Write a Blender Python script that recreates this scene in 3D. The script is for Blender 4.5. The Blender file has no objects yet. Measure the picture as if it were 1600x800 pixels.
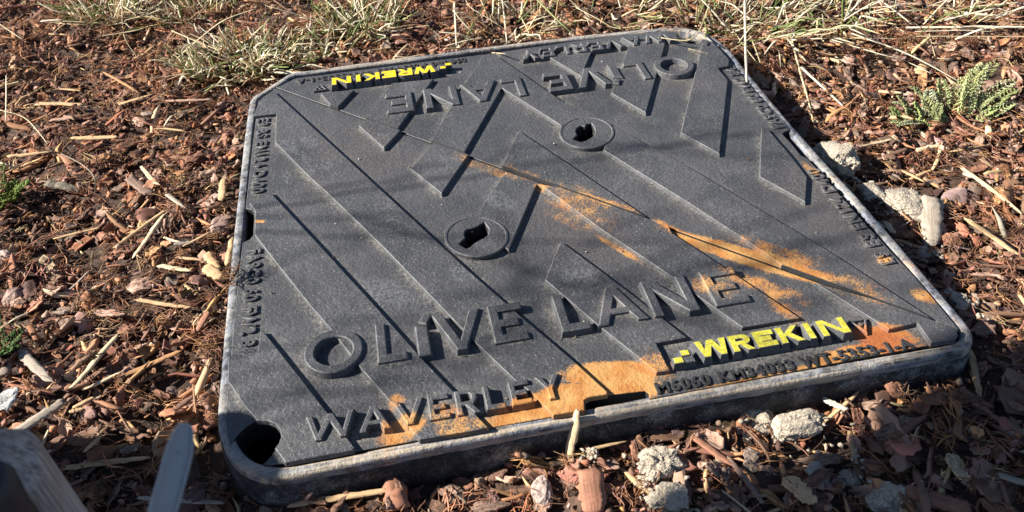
import bpy, bmesh, math, random
import numpy as np
from mathutils import Vector, Matrix
from mathutils.geometry import tessellate_polygon
rng = np.random.default_rng(7)
random.seed(7)
sc = bpy.context.scene
COL = sc.collection
R_ = math.radians

# ------------------------------------------------------------------ camera
CAM = np.array([-0.14513, -0.75285, 0.55720])
RX = np.array([0.98188257, -0.18415577, -0.04464617])
FW = np.array([0.11073383, 0.74883047, -0.65344544])
FW /= np.linalg.norm(FW)
RX -= FW * RX.dot(FW); RX /= np.linalg.norm(RX)
DN = np.cross(FW, RX)
FPX = 1307.184
cd = bpy.data.cameras.new('camera')
cam = bpy.data.objects.new('camera', cd); COL.objects.link(cam)
cam.matrix_world = Matrix(((RX[0], -DN[0], -FW[0], CAM[0]), (RX[1], -DN[1], -FW[1], CAM[1]),
                           (RX[2], -DN[2], -FW[2], CAM[2]), (0, 0, 0, 1)))
cd.sensor_width = 36; cd.lens = FPX / 1600 * 36
cd.clip_start = 0.02; cd.clip_end = 200
cd.dof.use_dof = True; cd.dof.focus_distance = 0.90; cd.dof.aperture_fstop = 14
sc.camera = cam

# ------------------------------------------------------------------ light
SUN_EL = 30.5
SH = np.array([0.979, -0.205])            # direction in which shadows fall on the ground
SUN = np.array([-SH[0] * math.cos(R_(SUN_EL)), -SH[1] * math.cos(R_(SUN_EL)), math.sin(R_(SUN_EL))])
w = bpy.data.worlds.new('World'); sc.world = w; w.use_nodes = True
nt = w.node_tree
sky = nt.nodes.new('ShaderNodeTexSky'); sky.sky_type = 'NISHITA'; sky.sun_disc = False
sky.air_density = 0.6; sky.dust_density = 0.2; sky.sun_elevation = R_(SUN_EL); sky.sun_rotation = math.atan2(SUN[0], SUN[1])
bg = nt.nodes['Background']; bg.inputs[1].default_value = 0.05
nt.links.new(sky.outputs[0], bg.inputs[0])
ld = bpy.data.lights.new('sun', 'SUN'); ld.energy = 5.0; ld.angle = R_(0.53); ld.color = (1.0, 0.95, 0.87)
lo = bpy.data.objects.new('sun', ld); COL.objects.link(lo)
lo.rotation_euler = Vector(SUN).to_track_quat('Z', 'Y').to_euler(); lo.location = (-3, 1, 3)
vs = sc.view_settings
vs.view_transform = 'Standard'; vs.look = 'None'; vs.exposure = 1.38; vs.gamma = 1.0
sc.cycles.max_bounces = 6; sc.cycles.diffuse_bounces = 3; sc.cycles.glossy_bounces = 2

# ------------------------------------------------------------------ helpers
def at(px, py, z=0.0):
    """point of the place seen at a photograph pixel, at height z"""
    d = FW + RX * ((px - 800) / FPX) + DN * ((py - 400) / FPX)
    return CAM + d * ((z - CAM[2]) / d[2])

def pix(P):
    P = np.atleast_2d(P) - CAM
    zc = P @ FW
    return 800 + FPX * (P @ RX) / zc, 400 + FPX * (P @ DN) / zc, zc

def loop(pts, z=0.0):
    return np.array([at(x, y, z)[:2] for x, y in pts])

def area(P):
    x, y = P[:, 0], P[:, 1]
    return 0.5 * np.sum(x * np.roll(y, -1) - np.roll(x, -1) * y)

def ccw(P, sign=1):
    return P if area(P) * sign > 0 else P[::-1].copy()

def offset(P, d):
    """move a CCW loop outward by d (mitred); for CW holes the same call shrinks the hole"""
    a = P - np.roll(P, 1, 0); b = np.roll(P, -1, 0) - P
    a /= np.maximum(np.linalg.norm(a, axis=1, keepdims=True), 1e-9)
    b /= np.maximum(np.linalg.norm(b, axis=1, keepdims=True), 1e-9)
    na = np.stack([a[:, 1], -a[:, 0]], 1); nb = np.stack([b[:, 1], -b[:, 0]], 1)
    m = na + nb; l2 = np.maximum((m * m).sum(1, keepdims=True), 0.35)
    return P + 2 * m / l2 * d

def link(name, me, mat=None, parent=None):
    o = bpy.data.objects.new(name, me); COL.objects.link(o)
    if mat is not None:
        for m in (mat if isinstance(mat, (list, tuple)) else [mat]):
            me.materials.append(m)
    if parent is not None: o.parent = parent
    return o

def tag(o, label=None, cat=None, group=None, kind=None):
    if label: o['label'] = label
    if cat: o['category'] = cat
    if group: o['group'] = group
    if kind: o['kind'] = kind
    return o

def empty(name, loc=(0, 0, 0)):
    o = bpy.data.objects.new(name, None); COL.objects.link(o); o.location = loc; o.empty_display_size = 0.02
    return o

def prism(loops, z0, z1, draft=0.0, bev=0.0006, topmat=0, close=False):
    """solid with a flat top from plan loops (first outer, rest holes), sloping sides and a softened edge"""
    loops = [ccw(np.asarray(l, float), 1 if i == 0 else -1) for i, l in enumerate(loops)]
    V, F, M = [], [], []
    top = []
    for l in loops:
        n = len(l); b = len(V)
        rings = [(offset(l, draft), z0), (offset(l, draft * 0.12), z1 - bev), (offset(l, -bev * 0.9), z1)]
        for P, z in rings: V += [(p[0], p[1], z) for p in P]
        for r in range(2):
            for i in range(n):
                j = (i + 1) % n
                F.append((b + r * n + i, b + r * n + j, b + (r + 1) * n + j, b + (r + 1) * n + i)); M.append(0)
        top.append(b + 2 * n)
    tl = [[Vector(V[t + i]) for i in range(len(l))] for t, l in zip(top, loops)]
    idx = [t + i for t, l in zip(top, loops) for i in range(len(l))]
    for tri in tessellate_polygon(tl):
        a, b_, c = (idx[i] for i in tri)
        pa, pb, pc = V[a], V[b_], V[c]
        cr = (pb[0] - pa[0]) * (pc[1] - pa[1]) - (pb[1] - pa[1]) * (pc[0] - pa[0])
        if abs(cr) < 1e-14: continue
        F.append((a, b_, c) if cr > 0 else (a, c, b_)); M.append(topmat)
    return V, F, M

def mesh(name, V, F, M=None, smooth=False):
    me = bpy.data.meshes.new(name); me.from_pydata([tuple(v) for v in V], [], F); me.update()
    if M is not None: me.polygons.foreach_set('material_index', M)
    if smooth: me.polygons.foreach_set('use_smooth', [True] * len(me.polygons))
    return me

def join_geo(parts):
    V, F, M = [], [], []
    for v, f, m in parts:
        b = len(V); V += list(v); F += [tuple(i + b for i in q) for q in f]; M += list(m)
    return V, F, M

# ------------------------------------------------------------------ materials
class NT:
    def __init__(s, name):
        s.m = bpy.data.materials.new(name); s.m.use_nodes = True
        s.t = s.m.node_tree; s.b = s.t.nodes['Principled BSDF']; s.out = s.t.nodes['Material Output']
    def n(s, typ, **kw):
        nd = s.t.nodes.new(typ)
        for k, v in kw.items(): setattr(nd, k, v)
        return nd
    def l(s, a, b): s.t.links.new(a, b)
    def put(s, v, sock):
        if isinstance(v, bpy.types.NodeSocket): s.l(v, sock)
        else: sock.default_value = v
    def pos(s): return s.n('ShaderNodeNewGeometry').outputs['Position']
    def noise(s, vec, scale, detail=4, rough=0.6, dist=0.0):
        nd = s.n('ShaderNodeTexNoise'); s.l(vec, nd.inputs['Vector'])
        nd.inputs['Scale'].default_value = scale; nd.inputs['Detail'].default_value = detail
        nd.inputs['Roughness'].default_value = rough; nd.inputs['Distortion'].default_value = dist
        return nd.outputs['Fac']
    def ramp(s, f, a, b, lo=0.0, hi=1.0, smooth=True):
        nd = s.n('ShaderNodeMapRange'); nd.interpolation_type = 'SMOOTHSTEP' if smooth else 'LINEAR'
        s.put(f, nd.inputs[0]); nd.inputs[1].default_value = a; nd.inputs[2].default_value = b
        nd.inputs[3].default_value = lo; nd.inputs[4].default_value = hi
        return nd.outputs[0]
    def math(s, op, a, b=0.0, c=None, clamp=False):
        nd = s.n('ShaderNodeMath', operation=op, use_clamp=clamp)
        s.put(a, nd.inputs[0]); s.put(b, nd.inputs[1])
        if c is not None: s.put(c, nd.inputs[2])
        return nd.outputs[0]
    def mix(s, f, a, b):
        nd = s.n('ShaderNodeMix', data_type='RGBA')
        s.put(f, nd.inputs[0])
        for v, k in ((a, 6), (b, 7)):
            if isinstance(v, bpy.types.NodeSocket): s.l(v, nd.inputs[k])
            else: nd.inputs[k].default_value = (*v, 1)
        return nd.outputs[2]
    def scale(s, vec, sx, sy, sz):
        nd = s.n('ShaderNodeMapping'); s.l(vec, nd.inputs[0]); nd.inputs['Scale'].default_value = (sx, sy, sz)
        return nd.outputs[0]
    def bump(s, h, dist, strength=1.0, prev=None):
        nd = s.n('ShaderNodeBump'); s.l(h, nd.inputs['Height']); nd.inputs['Distance'].default_value = dist
        nd.inputs['Strength'].default_value = strength
        if prev is not None: s.l(prev, nd.inputs['Normal'])
        return nd.outputs[0]
    def blob(s, vec, p0, p1, wid, soft=1.0):
        """1 in an ellipse along p0-p1 (plan), fading to 0 beyond it"""
        c = (np.array(p0) + np.array(p1)) / 2; d = np.array(p1) - np.array(p0)
        L = max(np.linalg.norm(d) / 2, 1e-4); a = math.atan2(d[1], d[0])
        sub = s.n('ShaderNodeVectorMath', operation='SUBTRACT'); s.l(vec, sub.inputs[0]); sub.inputs[1].default_value = (c[0], c[1], 0)
        rot = s.n('ShaderNodeVectorRotate', rotation_type='Z_AXIS'); s.l(sub.outputs[0], rot.inputs[0]); rot.inputs['Angle'].default_value = -a
        sc_ = s.n('ShaderNodeVectorMath', operation='MULTIPLY'); s.l(rot.outputs[0], sc_.inputs[0]); sc_.inputs[1].default_value = (1 / L, 1 / wid, 0)
        ln = s.n('ShaderNodeVectorMath', operation='LENGTH'); s.l(sc_.outputs[0], ln.inputs[0])
        return s.ramp(ln.outputs['Value'], 1.0 - 0.5 * soft, 1.0 + 0.7 * soft, 1.0, 0.0)

def plain(name, c, rough=.8, bump=(200, .001)):
    k = NT(name); p = k.pos(); n = k.noise(p, bump[0], 4, .65)
    k.l(k.mix(k.ramp(n, .3, .7), tuple(v * .6 for v in c), tuple(min(1, v * 1.3) for v in c)), k.b.inputs['Base Color'])
    k.b.inputs['Roughness'].default_value = rough
    k.l(k.bump(n, bump[1], .9), k.b.inputs['Normal'])
    return k.m

def pl(x, y, z=0.002): return tuple(at(x, y, z)[:2])

# strong rust: (x0,y0,x1,y1 in the photograph, half width in metres, softness, amount)
RUST = [(1050, 362, 1300, 440, .0125, .8, .98), (1120, 420, 1260, 470, .014, 1.2, .62), (1150, 370, 1300, 430, .010, 1.2, .64),
        (780, 655, 1035, 600, .020, .5, 1.0), (880, 590, 1030, 580, .017, .5, .98), (780, 655, 900, 625, .014, .6, .92),
        (590, 690, 665, 655, .013, .8, .78), (740, 665, 860, 650, .012, .7, .8),
        (1030, 625, 1440, 538, .006, .8, .90), (1270, 562, 1430, 528, .0085, .8, .97), (1320, 520, 1420, 520, .010, .9, .9),
        (835, 288, 860, 293, .010, 1.2, .70), (890, 300, 1000, 335, .006, 1.3, .66), (850, 300, 960, 350, .032, 1.2, .50),
        (930, 365, 1010, 412, .004, 1.2, .66), (1020, 340, 1070, 370, .007, 1.2, .7), (1190, 460, 1260, 505, .012, 1.2, .60),
        (1425, 450, 1465, 470, .009, 1.0, .72), (1372, 408, 1392, 402, .006, 1.0, .76), (1255, 250, 1280, 275, .006, 1.0, .62),
        (398, 348, 415, 349, .0025, .9, .9), (1080, 440, 1150, 470, .014, 1.2, .54), (1290, 440, 1400, 470, .018, 1.3, .56),
        (610, 640, 630, 620, .008, 1.0, .62), (990, 560, 1050, 590, .018, 1.2, .60), (680, 640, 730, 680, .014, 1.2, .62), (700, 240, 860, 290, .012, 1.2, .50), (1150, 395, 1290, 425, .020, 1.2, .62)]

def iron_material(name, dust=1.0, dark=1.0):
    k = NT(name); p = k.pos()
    # sand-cast grain
    g1 = k.noise(p, 900, 3, 0.7); g2 = k.noise(p, 280, 3, 0.6); big = k.noise(p, 9, 4, 0.6)
    vor = k.n('ShaderNodeTexVoronoi'); k.l(p, vor.inputs['Vector']); vor.inputs['Scale'].default_value = 260
    pit = k.ramp(vor.outputs['Distance'], 0.02, 0.14, 0.0, 1.0)
    pitm = k.ramp(k.noise(p, 26, 3, 0.6), 0.60, 0.72)
    col = k.mix(k.ramp(big, 0.35, 0.68), (0.043 * dark, 0.0445 * dark, 0.049 * dark), (0.070 * dark, 0.071 * dark, 0.076 * dark))
    # warm brownish tinge over part of the lid
    col = k.mix(k.ramp(k.noise(p, 4.5, 3, 0.5), 0.50, 0.68, 0, .55), col, (0.070 * dark, 0.060 * dark, 0.058 * dark))
    spk = k.ramp(g1, 0.60, 0.72)
    col = k.mix(k.math('MULTIPLY', spk, .50 * dust), col, (0.225, 0.225, 0.23))
    spk2 = k.ramp(k.noise(p, 800, 1, .5), 0.64, 0.72)
    col = k.mix(k.math('MULTIPLY', spk2, .5 * dust), col, (0.38, 0.36, 0.33))
    # dust lying in patches and in the angles at the foot of the bars
    dm = k.math('MULTIPLY', k.ramp(k.noise(p, 14, 5, 0.65), 0.50, 0.70), k.ramp(g2, 0.38, 0.62))
    col = k.mix(k.math('MULTIPLY', dm, 0.32 * dust), col, (0.19, 0.188, 0.185))
    ao = k.n('ShaderNodeAmbientOcclusion'); ao.samples = 4; ao.inputs['Distance'].default_value = 0.013; ao.only_local = False
    am = k.ramp(ao.outputs['AO'], 0.94, 0.66)
    am = k.math('MULTIPLY', am, k.ramp(g2, 0.36, 0.60))
    nrm = k.n('ShaderNodeSeparateXYZ'); k.l(k.n('ShaderNodeNewGeometry').outputs['Normal'], nrm.inputs[0])
    up = k.ramp(nrm.outputs['Z'], 0.5, 0.95)
    am = k.math('MULTIPLY', am, up)
    am = k.math('MULTIPLY', am, k.ramp(k.noise(p, 20, 3, .6), .42, .60, .15, 1.0))
    col = k.mix(k.math('MULTIPLY', am, 0.75 * dust), col, (0.30, 0.27, 0.225))
    slope = k.math('MULTIPLY', k.ramp(nrm.outputs['Z'], .12, .35), k.ramp(nrm.outputs['Z'], .93, .8))
    col = k.mix(k.math('MULTIPLY', slope, k.ramp(k.noise(p, 60, 3, .6), .38, .62, .15, .60)), col, (.17, .17, .17))
    # rubbed pale scuffs left by stickers and boots
    sc_ = None
    for x0, y0, x1, y1, wd in [(445, 222, 462, 240, .008), (476, 215, 492, 232, .009), (475, 245, 488, 275, .006), (500, 262, 520, 262, .008), (445, 265, 452, 285, .005), (700, 425, 740, 440, .010), (690, 250, 715, 262, .010), (640, 470, 690, 480, .012), (880, 430, 930, 440, .012), (560, 440, 640, 470, .016), (760, 300, 800, 330, .012), (1060, 440, 1075, 455, .006)]:
        b = k.blob(p, pl(x0, y0), pl(x1, y1), wd, .5); sc_ = b if sc_ is None else k.math('MAXIMUM', sc_, b)
    col = k.mix(k.math('MULTIPLY', k.math('MULTIPLY', sc_, k.ramp(g2, .38, .60)), .22), col, (.24, .25, .26))
    # rust
    tot = None
    fine = k.noise(p, 620, 3, 0.75); mid = k.noise(p, 60, 5, 0.65)
    for x0, y0, x1, y1, wd, so, amt in RUST:
        b = k.math('MULTIPLY', k.blob(p, pl(x0, y0), pl(x1, y1), wd, so), amt)
        tot = b if tot is None else k.math('MAXIMUM', tot, b)
    # value = blob + noise ; threshold
    nn = k.math('ADD', k.math('MULTIPLY', k.math('SUBTRACT', mid, 0.5), 1.0), k.math('MULTIPLY', k.math('SUBTRACT', fine, 0.5), 1.45))
    rv = k.math('ADD', tot, k.math('MULTIPLY', nn, 1.15))
    rm = k.math('MULTIPLY', k.ramp(rv, 0.42, 0.74, 0, .96), k.ramp(tot, 0.05, 0.35))
    rm = k.math('MULTIPLY', rm, k.ramp(nrm.outputs['Z'], -0.2, 0.7, .35, 1.0))
    rc = k.mix(k.ramp(k.noise(p, 38, 4, .6), .38, .62), (0.41, 0.165, 0.036), (0.50, 0.265, 0.085))
    red = k.blob(p, pl(1330, 520), pl(1430, 540), .016, 1.0)
    rc = k.mix(k.math('MULTIPLY', red, .8), rc, (0.34, 0.085, 0.020))
    rc = k.mix(k.ramp(fine, .56, .72, 0, .55), rc, (0.12, 0.075, 0.05))
    col = k.mix(rm, col, rc)
    k.l(col, k.b.inputs['Base Color'])
    ro = k.ramp(k.math('ADD', g2, rm), 0.3, 1.0, 0.46, 0.75)
    k.l(ro, k.b.inputs['Roughness']); k.b.inputs['Specular IOR Level'].default_value = 0.42
    n1 = k.bump(k.noise(p, 45, 5, .65), 0.0045, 0.40)
    h = k.math('ADD', k.math('MULTIPLY', g1, 0.5), g2)
    n2 = k.bump(h, 0.0011, 0.8, n1)
    n3 = k.bump(k.math('SUBTRACT', 1.0, k.math('MULTIPLY', k.math('SUBTRACT', 1.0, pit), pitm)), 0.0016, 1.0, n2)
    k.l(n3, k.b.inputs['Normal'])
    return k.m

M_IRON = iron_material('cast_iron')
M_SHADE_SIDE = plain('iron_edge_shade', (.016, .016, .017), .8, (300, .001))  # near-black iron: shade inside the gap and key slot put into the colour

def yellow_material():
    k = NT('yellow_paint'); p = k.pos()
    n = k.noise(p, 171, 4, .7); st = k.noise(k.scale(p, 90, 700, 300), 1.0, 3, .6)
    m = k.ramp(k.math('ADD', k.math('MULTIPLY', n, .65), k.math('MULTIPLY', st, .35)), 0.33, 0.40)
    c = k.mix(k.ramp(k.noise(p, 300, 3, .6), .4, .65), (0.44, 0.40, 0.035), (0.60, 0.54, 0.075))
    far = k.n('ShaderNodeSeparateXYZ'); k.l(p, far.inputs[0])
    c = k.mix(k.ramp(far.outputs['Y'], -.1, .1), c, (0.78, 0.56, 0.01))
    m = k.math('MAXIMUM', m, k.ramp(far.outputs['Y'], -.1, .1, 0, .93))
    c = k.mix(k.ramp(k.noise(k.scale(p, 60, 900, 300), 1.0, 4, .7), .52, .66, 0, .55), c, (.20, .17, .04))
    k.l(k.mix(m, (0.07, 0.068, 0.066), c), k.b.inputs['Base Color'])
    k.b.inputs['Roughness'].default_value = 0.5
    k.l(k.bump(k.math('ADD', n, st), 0.0008, 0.8), k.b.inputs['Normal'])
    return k.m
M_YEL = yellow_material()
M_CODE = plain('code_iron', (.030, .029, .030), .6, (500, .0006))

def rim_material(name, base, dustcol, dust, rust, moist=1.0):
    k = NT(name); p = k.pos()
    g = k.noise(p, 240, 4, .7); b = k.noise(p, 28, 5, .7); bb = k.noise(p, 9, 4, .6)
    col = k.mix(k.ramp(k.noise(p, 75, 5, .75), .40, .60), tuple(v * .55 for v in base), tuple(min(1, v * 2.9) for v in base))
    # streaky dust on the rim
    s = k.sep = k.n('ShaderNodeSeparateXYZ'); k.l(k.n('ShaderNodeNewGeometry').outputs['Normal'], s.inputs[0])
    up = k.ramp(s.outputs['Z'], .1, .8, .45, 1.0)
    dm = k.math('MULTIPLY', k.ramp(k.math('ADD', k.math('MULTIPLY', bb, .6), k.math('MULTIPLY', k.noise(p, 120, 4, .7), .4)), .42, .58), up)
    col = k.mix(k.math('MULTIPLY', k.math('MULTIPLY', dm, dust), k.ramp(k.noise(p, 160, 4, .75), .36, .56, .25, 1.0)), col, dustcol)
    rm = k.math('MULTIPLY', k.ramp(k.noise(p, 17, 5, .75), .57, .70), k.ramp(g, .35, .6))
    col = k.mix(k.math('MULTIPLY', rm, rust), col, (0.46, 0.23, 0.10))
    col = k.mix(k.ramp(k.noise(p, 700, 2, .6), .62, .74, 0, .6), col, (.42, .40, .36))
    # a sandy tide line along the near side
    sp_ = k.n('ShaderNodeSeparateXYZ'); k.l(p, sp_.inputs[0])
    yy = k.math('ADD', sp_.outputs['Y'], k.math('MULTIPLY', sp_.outputs['X'], .0))
    tl = k.math('MULTIPLY', k.math('MAXIMUM', k.ramp(yy, -.30, -.325), k.math('MULTIPLY', k.ramp(yy, .26, .31), .8)), k.ramp(k.noise(k.scale(p, 8, 330, 100), 1.0, 4, .7), .42, .62))
    col = k.mix(k.math('MULTIPLY', tl, .75), col, (.52, .42, .30))
    k.l(col, k.b.inputs['Base Color']); k.b.inputs['Roughness'].default_value = .6
    k.b.inputs['Specular IOR Level'].default_value = .35
    k.l(k.bump(k.math('ADD', g, k.math('MULTIPLY', b, 2)), .0014, .9), k.b.inputs['Normal'])
    return k.m
M_RIM = rim_material('frame_rim', (0.060, 0.066, 0.080), (0.34, 0.32, 0.285), .80, .65)
def wall_material():
    k = NT('frame_wall'); p = k.pos()
    fine = k.noise(p, 520, 4, .75); mid = k.noise(p, 55, 5, .7); big = k.noise(p, 11, 4, .65)
    col = k.mix(k.ramp(mid, .35, .65), (.010, .010, .011), (.035, .036, .038))
    v = k.math('ADD', k.math('MULTIPLY', big, .55), k.math('ADD', k.math('MULTIPLY', mid, .25), k.math('MULTIPLY', fine, .30)))
    col = k.mix(k.ramp(v, .53, .63), col, (.13, .13, .122))
    col = k.mix(k.ramp(v, .585, .70), col, (.48, .45, .39))
    col = k.mix(k.ramp(fine, .62, .72, 0, .8), col, (.36, .35, .33))
    k.l(col, k.b.inputs['Base Color']); k.b.inputs['Roughness'].default_value = .75
    k.l(k.bump(v, .004, 1.0), k.b.inputs['Normal'])
    return k.m
M_WALL = wall_material()

def chip_material(name, stretch, contrast, bumpd, rough=.78, trans=0.0):
    """bark, wood and straw: each piece has its own colour in 'col' and its own grain along its length in 'lc'"""
    k = NT(name)
    ca = k.n('ShaderNodeAttribute', attribute_name='col'); la = k.n('ShaderNodeAttribute', attribute_name='lc')
    lc = la.outputs['Vector']
    gr = k.noise(k.scale(lc, stretch, 480, 480), 1.0, 5, .7, .4)
    pt = k.noise(lc, 130, 5, .72); fi = k.noise(lc, 600, 3, .7)
    f = k.math('ADD', k.math('MULTIPLY', gr, .5), k.math('ADD', k.math('MULTIPLY', pt, .3), k.math('MULTIPLY', fi, .2)))
    val = k.ramp(f, .34, .66, 1 - contrast, 1 + contrast * .8)
    mul = k.n('ShaderNodeVectorMath', operation='SCALE'); k.l(ca.outputs['Color'], mul.inputs[0]); k.l(val, mul.inputs['Scale'])
    k.l(mul.outputs[0], k.b.inputs['Base Color'])
    k.b.inputs['Roughness'].default_value = rough; k.b.inputs['Specular IOR Level'].default_value = .25
    k.l(k.bump(f, bumpd, .9), k.b.inputs['Normal'])
    if trans:
        tr = k.n('ShaderNodeBsdfTranslucent'); k.l(mul.outputs[0], tr.inputs[0])
        mx = k.n('ShaderNodeMixShader'); mx.inputs[0].default_value = trans
        k.l(k.b.outputs[0], mx.inputs[1]); k.l(tr.outputs[0], mx.inputs[2]); k.l(mx.outputs[0], k.out.inputs[0])
    return k.m
M_CHIP = chip_material('bark', 70, .80, .0034)
M_WOOD = chip_material('split_wood', 22, .38, .0012)
M_GRASS = chip_material('grass_blade', 30, .22, .0004, .55, .25)
M_LEAF = chip_material('feathery_leaf', 60, .25, .0006, .65, .25)
M_CLODC = chip_material('grit', 200, .3, .0005)
M_CLOD = plain('dry_soil', (.43, .365, .28), .95, (420, .0022))
M_SOIL = plain('dark_soil', (.060, .033, .021), .95, (160, .004))
M_PIT = plain('pit_wall', (.03, .028, .026), .9)

# ------------------------------------------------------------------ manhole frame
OUT_PX = [(389, 165), (391, 157), (395, 152), (403, 147), (420, 136), (438, 124.5), (451, 116.5), (458, 113.5), (470, 112), (496, 109),
          (560, 100), (640, 90), (740, 76), (840, 64), (927, 54), (1000, 47), (1020, 45.3), (1040, 43.6), (1060, 43), (1075, 44.5), (1090, 48), (1104, 52.5), (1117, 59.5),
          (1128, 67.5), (1138, 77), (1148, 88), (1169.5, 115), (1200, 152), (1232, 190), (1280, 244), (1352, 322), (1400, 378), (1440, 424), (1476, 466),
          (1508, 503), (1517, 514), (1522, 524), (1522, 533), (1517, 541), (1507, 548), (1490, 552), (1472, 556), (1400, 569), (1266, 592), (1140, 614.5), (1055, 629),
          (920, 655), (830, 672), (700, 697), (590, 719), (500, 737), (470, 743), (445, 747), (420, 746.5), (398, 742.5), (380, 735), (364, 722), (352, 704), (344, 684), (340, 665), (340.5, 640),
          (346, 575), (358, 440), (364, 380), (373, 300), (381, 225)]
ZR = -0.0015
OUT = ccw(loop(OUT_PX, ZR - .001))
def resample(P, step):
    Q = []
    for i in range(len(P)):
        a, b = P[i], P[(i + 1) % len(P)]
        n = max(1, int(np.linalg.norm(b - a) / step))
        for j in range(n): Q.append(a + (b - a) * j / n)
    return np.array(Q)
def smooth_loop(P, it):
    for _ in range(it): P = P * .5 + (np.roll(P, 1, 0) + np.roll(P, -1, 0)) * .25
    return P
OUTS = smooth_loop(resample(OUT, .004), 2)
def sweep(base, prof, wob=0.0):
    """prof: list of (outset, z); bands between successive offsets of the loop"""
    n = len(base); V, F = [], []
    for k_, (d, z) in enumerate(prof):
        P = smooth_loop(offset(base, d), 1 if d < -.015 else 0)
        wz = wob * (np.sin(np.arange(n) * .31 + k_) + np.sin(np.arange(n) * .83 + 2 * k_)) if wob else np.zeros(n)
        V += [(P[i, 0], P[i, 1], z + wz[i]) for i in range(n)]
    for r in range(len(prof) - 1):
        for i in range(n):
            j = (i + 1) % n
            F.append((r * n + i, r * n + j, (r + 1) * n + j, (r + 1) * n + i))
    return V, F
frame = tag(empty('manhole_frame', (0, 0, 0)), 'square grey manhole frame with rounded rim and one cut corner, sunk in bark mulch', 'manhole frame')
RIMW = .0108
V, F = sweep(OUTS, [(d_, z_ + ZR) for d_, z_ in [(.0010, -.010), (.0006, -.0042), (-.0004, -.0014), (-.0018, -.0002), (-.0040, .0003), (-.0080, .0003), (-.0096, -.0006), (-.0104, -.0026), (-.0104, -.012)]], .00016)
link('rim', mesh('rim', V, F, smooth=True), M_RIM, frame)
V, F = sweep(OUTS, [(.006, -.16), (.0045, -.07), (.0035, -.045), (.0028, -.02), (.0010, -.0105), (.0002, -.0100)], .0004)
link('side_wall', mesh('side_wall', V, F, smooth=True), M_WALL, frame)
V, F = sweep(OUTS, [(-.0103, -.0130), (-.0108, -.0270), (-.0150, -.0275), (-.0155, -.06)])
link('seating_ledge', mesh('seating_ledge', V, F), M_WALL, frame)
n = len(OUTS)
V, F = sweep(OUTS, [(-.0154, -.0595), (-.018, -.42)])
F.append(tuple(range(n, 2 * n)))
link('chamber', mesh('chamber', V, F), M_PIT, frame)

# ------------------------------------------------------------------ cover halves
GAP = [(430, 137), (1497, 519)]
gap = loop(GAP)

def arc(c, rx, ry, a0, a1, n):
    return [(c[0] + rx * math.cos(R_(a0 + (a1 - a0) * i / n)), c[1] + ry * math.sin(R_(a0 + (a1 - a0) * i / n))) for i in range(n + 1)]

GD = gap[-1] - gap[0]; GD /= np.linalg.norm(GD); GN = np.array([-GD[1], GD[0]])
def clip_gap(P, side):
    """carry the bar up to the seam and cut it there"""
    P = P.copy(); d = (P - gap[0]) @ GN * side
    P[np.abs(d) < .0075] -= np.outer(d[np.abs(d) < .0075] + .006, GN * side)
    lim = .0010; d = (P - gap[0]) @ GN * side - lim; out = []
    for i in range(len(P)):
        j = (i + 1) % len(P)
        if d[i] >= 0: out.append(P[i])
        if (d[i] >= 0) != (d[j] >= 0): out.append(P[i] + (P[j] - P[i]) * d[i] / (d[i] - d[j]))
    return np.array(out)
def gap_side(side):
    d = gap[-1] - gap[0]; d /= np.linalg.norm(d); nrm = np.array([-d[1], d[0]])
    return gap + nrm * side * .0014
LOW = list(gap_side(-1)) + list(loop([(1497, 524), (1493, 530.5), (1441, 541), (1300, 568), (1150, 597), (1015, 623), (1014, 615), (1008, 610.5),
      (950, 617), (920, 622), (914, 626), (915, 641.5), (800, 662), (600, 697), (441, 724), (425, 726), (411, 725.5), (421, 716), (429, 705), (436, 693), (440, 681), (438, 671),
      (431, 662), (420, 657), (408, 655.5), (397, 659), (385, 666), (374, 676), (364, 688), (359, 694), (355, 680), (353, 655), (355, 620), (359, 590), (364, 520), (372, 440), (379.5, 379), (391, 373.5), (396, 366),
      (397.5, 333), (394, 328), (384, 325), (388, 290), (394, 235), (402, 170), (404, 158), (413, 150), (424, 143)]))
UPP = list(gap_side(1)) + list(loop([(1497, 513), (1428, 431), (1392, 393), (1330, 325), (1268, 255), (1261, 247), (1252, 243.5), (1237, 225), (1222, 209), (1226, 205.5), (1234, 203), (1227, 192),
      (1180, 142), (1154, 111), (1141, 94), (1128, 79), (1115, 66), (1103, 61.5), (1097, 61), (1095, 67), (1088, 68.5), (1078, 68.2), (1068, 66), (1060, 62), (1057, 56.5), (1059, 51), (1050, 49.2), (1040, 48.8),
      (1000, 52), (900, 64), (760, 84.5), (640, 99.5), (540, 112.5), (475, 120.5), (463, 122), (450, 128), (440, 133.5)]))[::1]
LOWP = np.array(LOW); UPPP = np.array(UPP)

KEY_LOW = dict(c=(744.5, 370), ring=[(744.5 + 49.5 * math.cos(t), 370 + 31 * math.sin(t)) for t in np.linspace(0, 2 * math.pi, 56, endpoint=False)],
  hole=[(757, 347), (760, 352), (764, 357), (763, 366), (757, 371), (750, 374), (742, 379), (734, 386), (728, 388), (720, 383), (717, 381), (722, 376), (727, 372), (725, 366), (726, 361), (732, 357), (741, 355), (748, 352)])
KEY_UPP = dict(c=(917, 207.5), ring=[(917 + 42.5 * math.cos(t), 207.5 + 24.3 * math.sin(t)) for t in np.linspace(0, 2 * math.pi, 56, endpoint=False)],
  hole=[(924, 192), (928, 198), (930, 204), (929, 211), (922, 215.5), (915, 219.5), (907, 221.5), (895, 217.5), (899, 213), (902, 210.5), (899, 206), (901, 200), (908, 196), (914, 197), (918, 193)])

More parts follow.
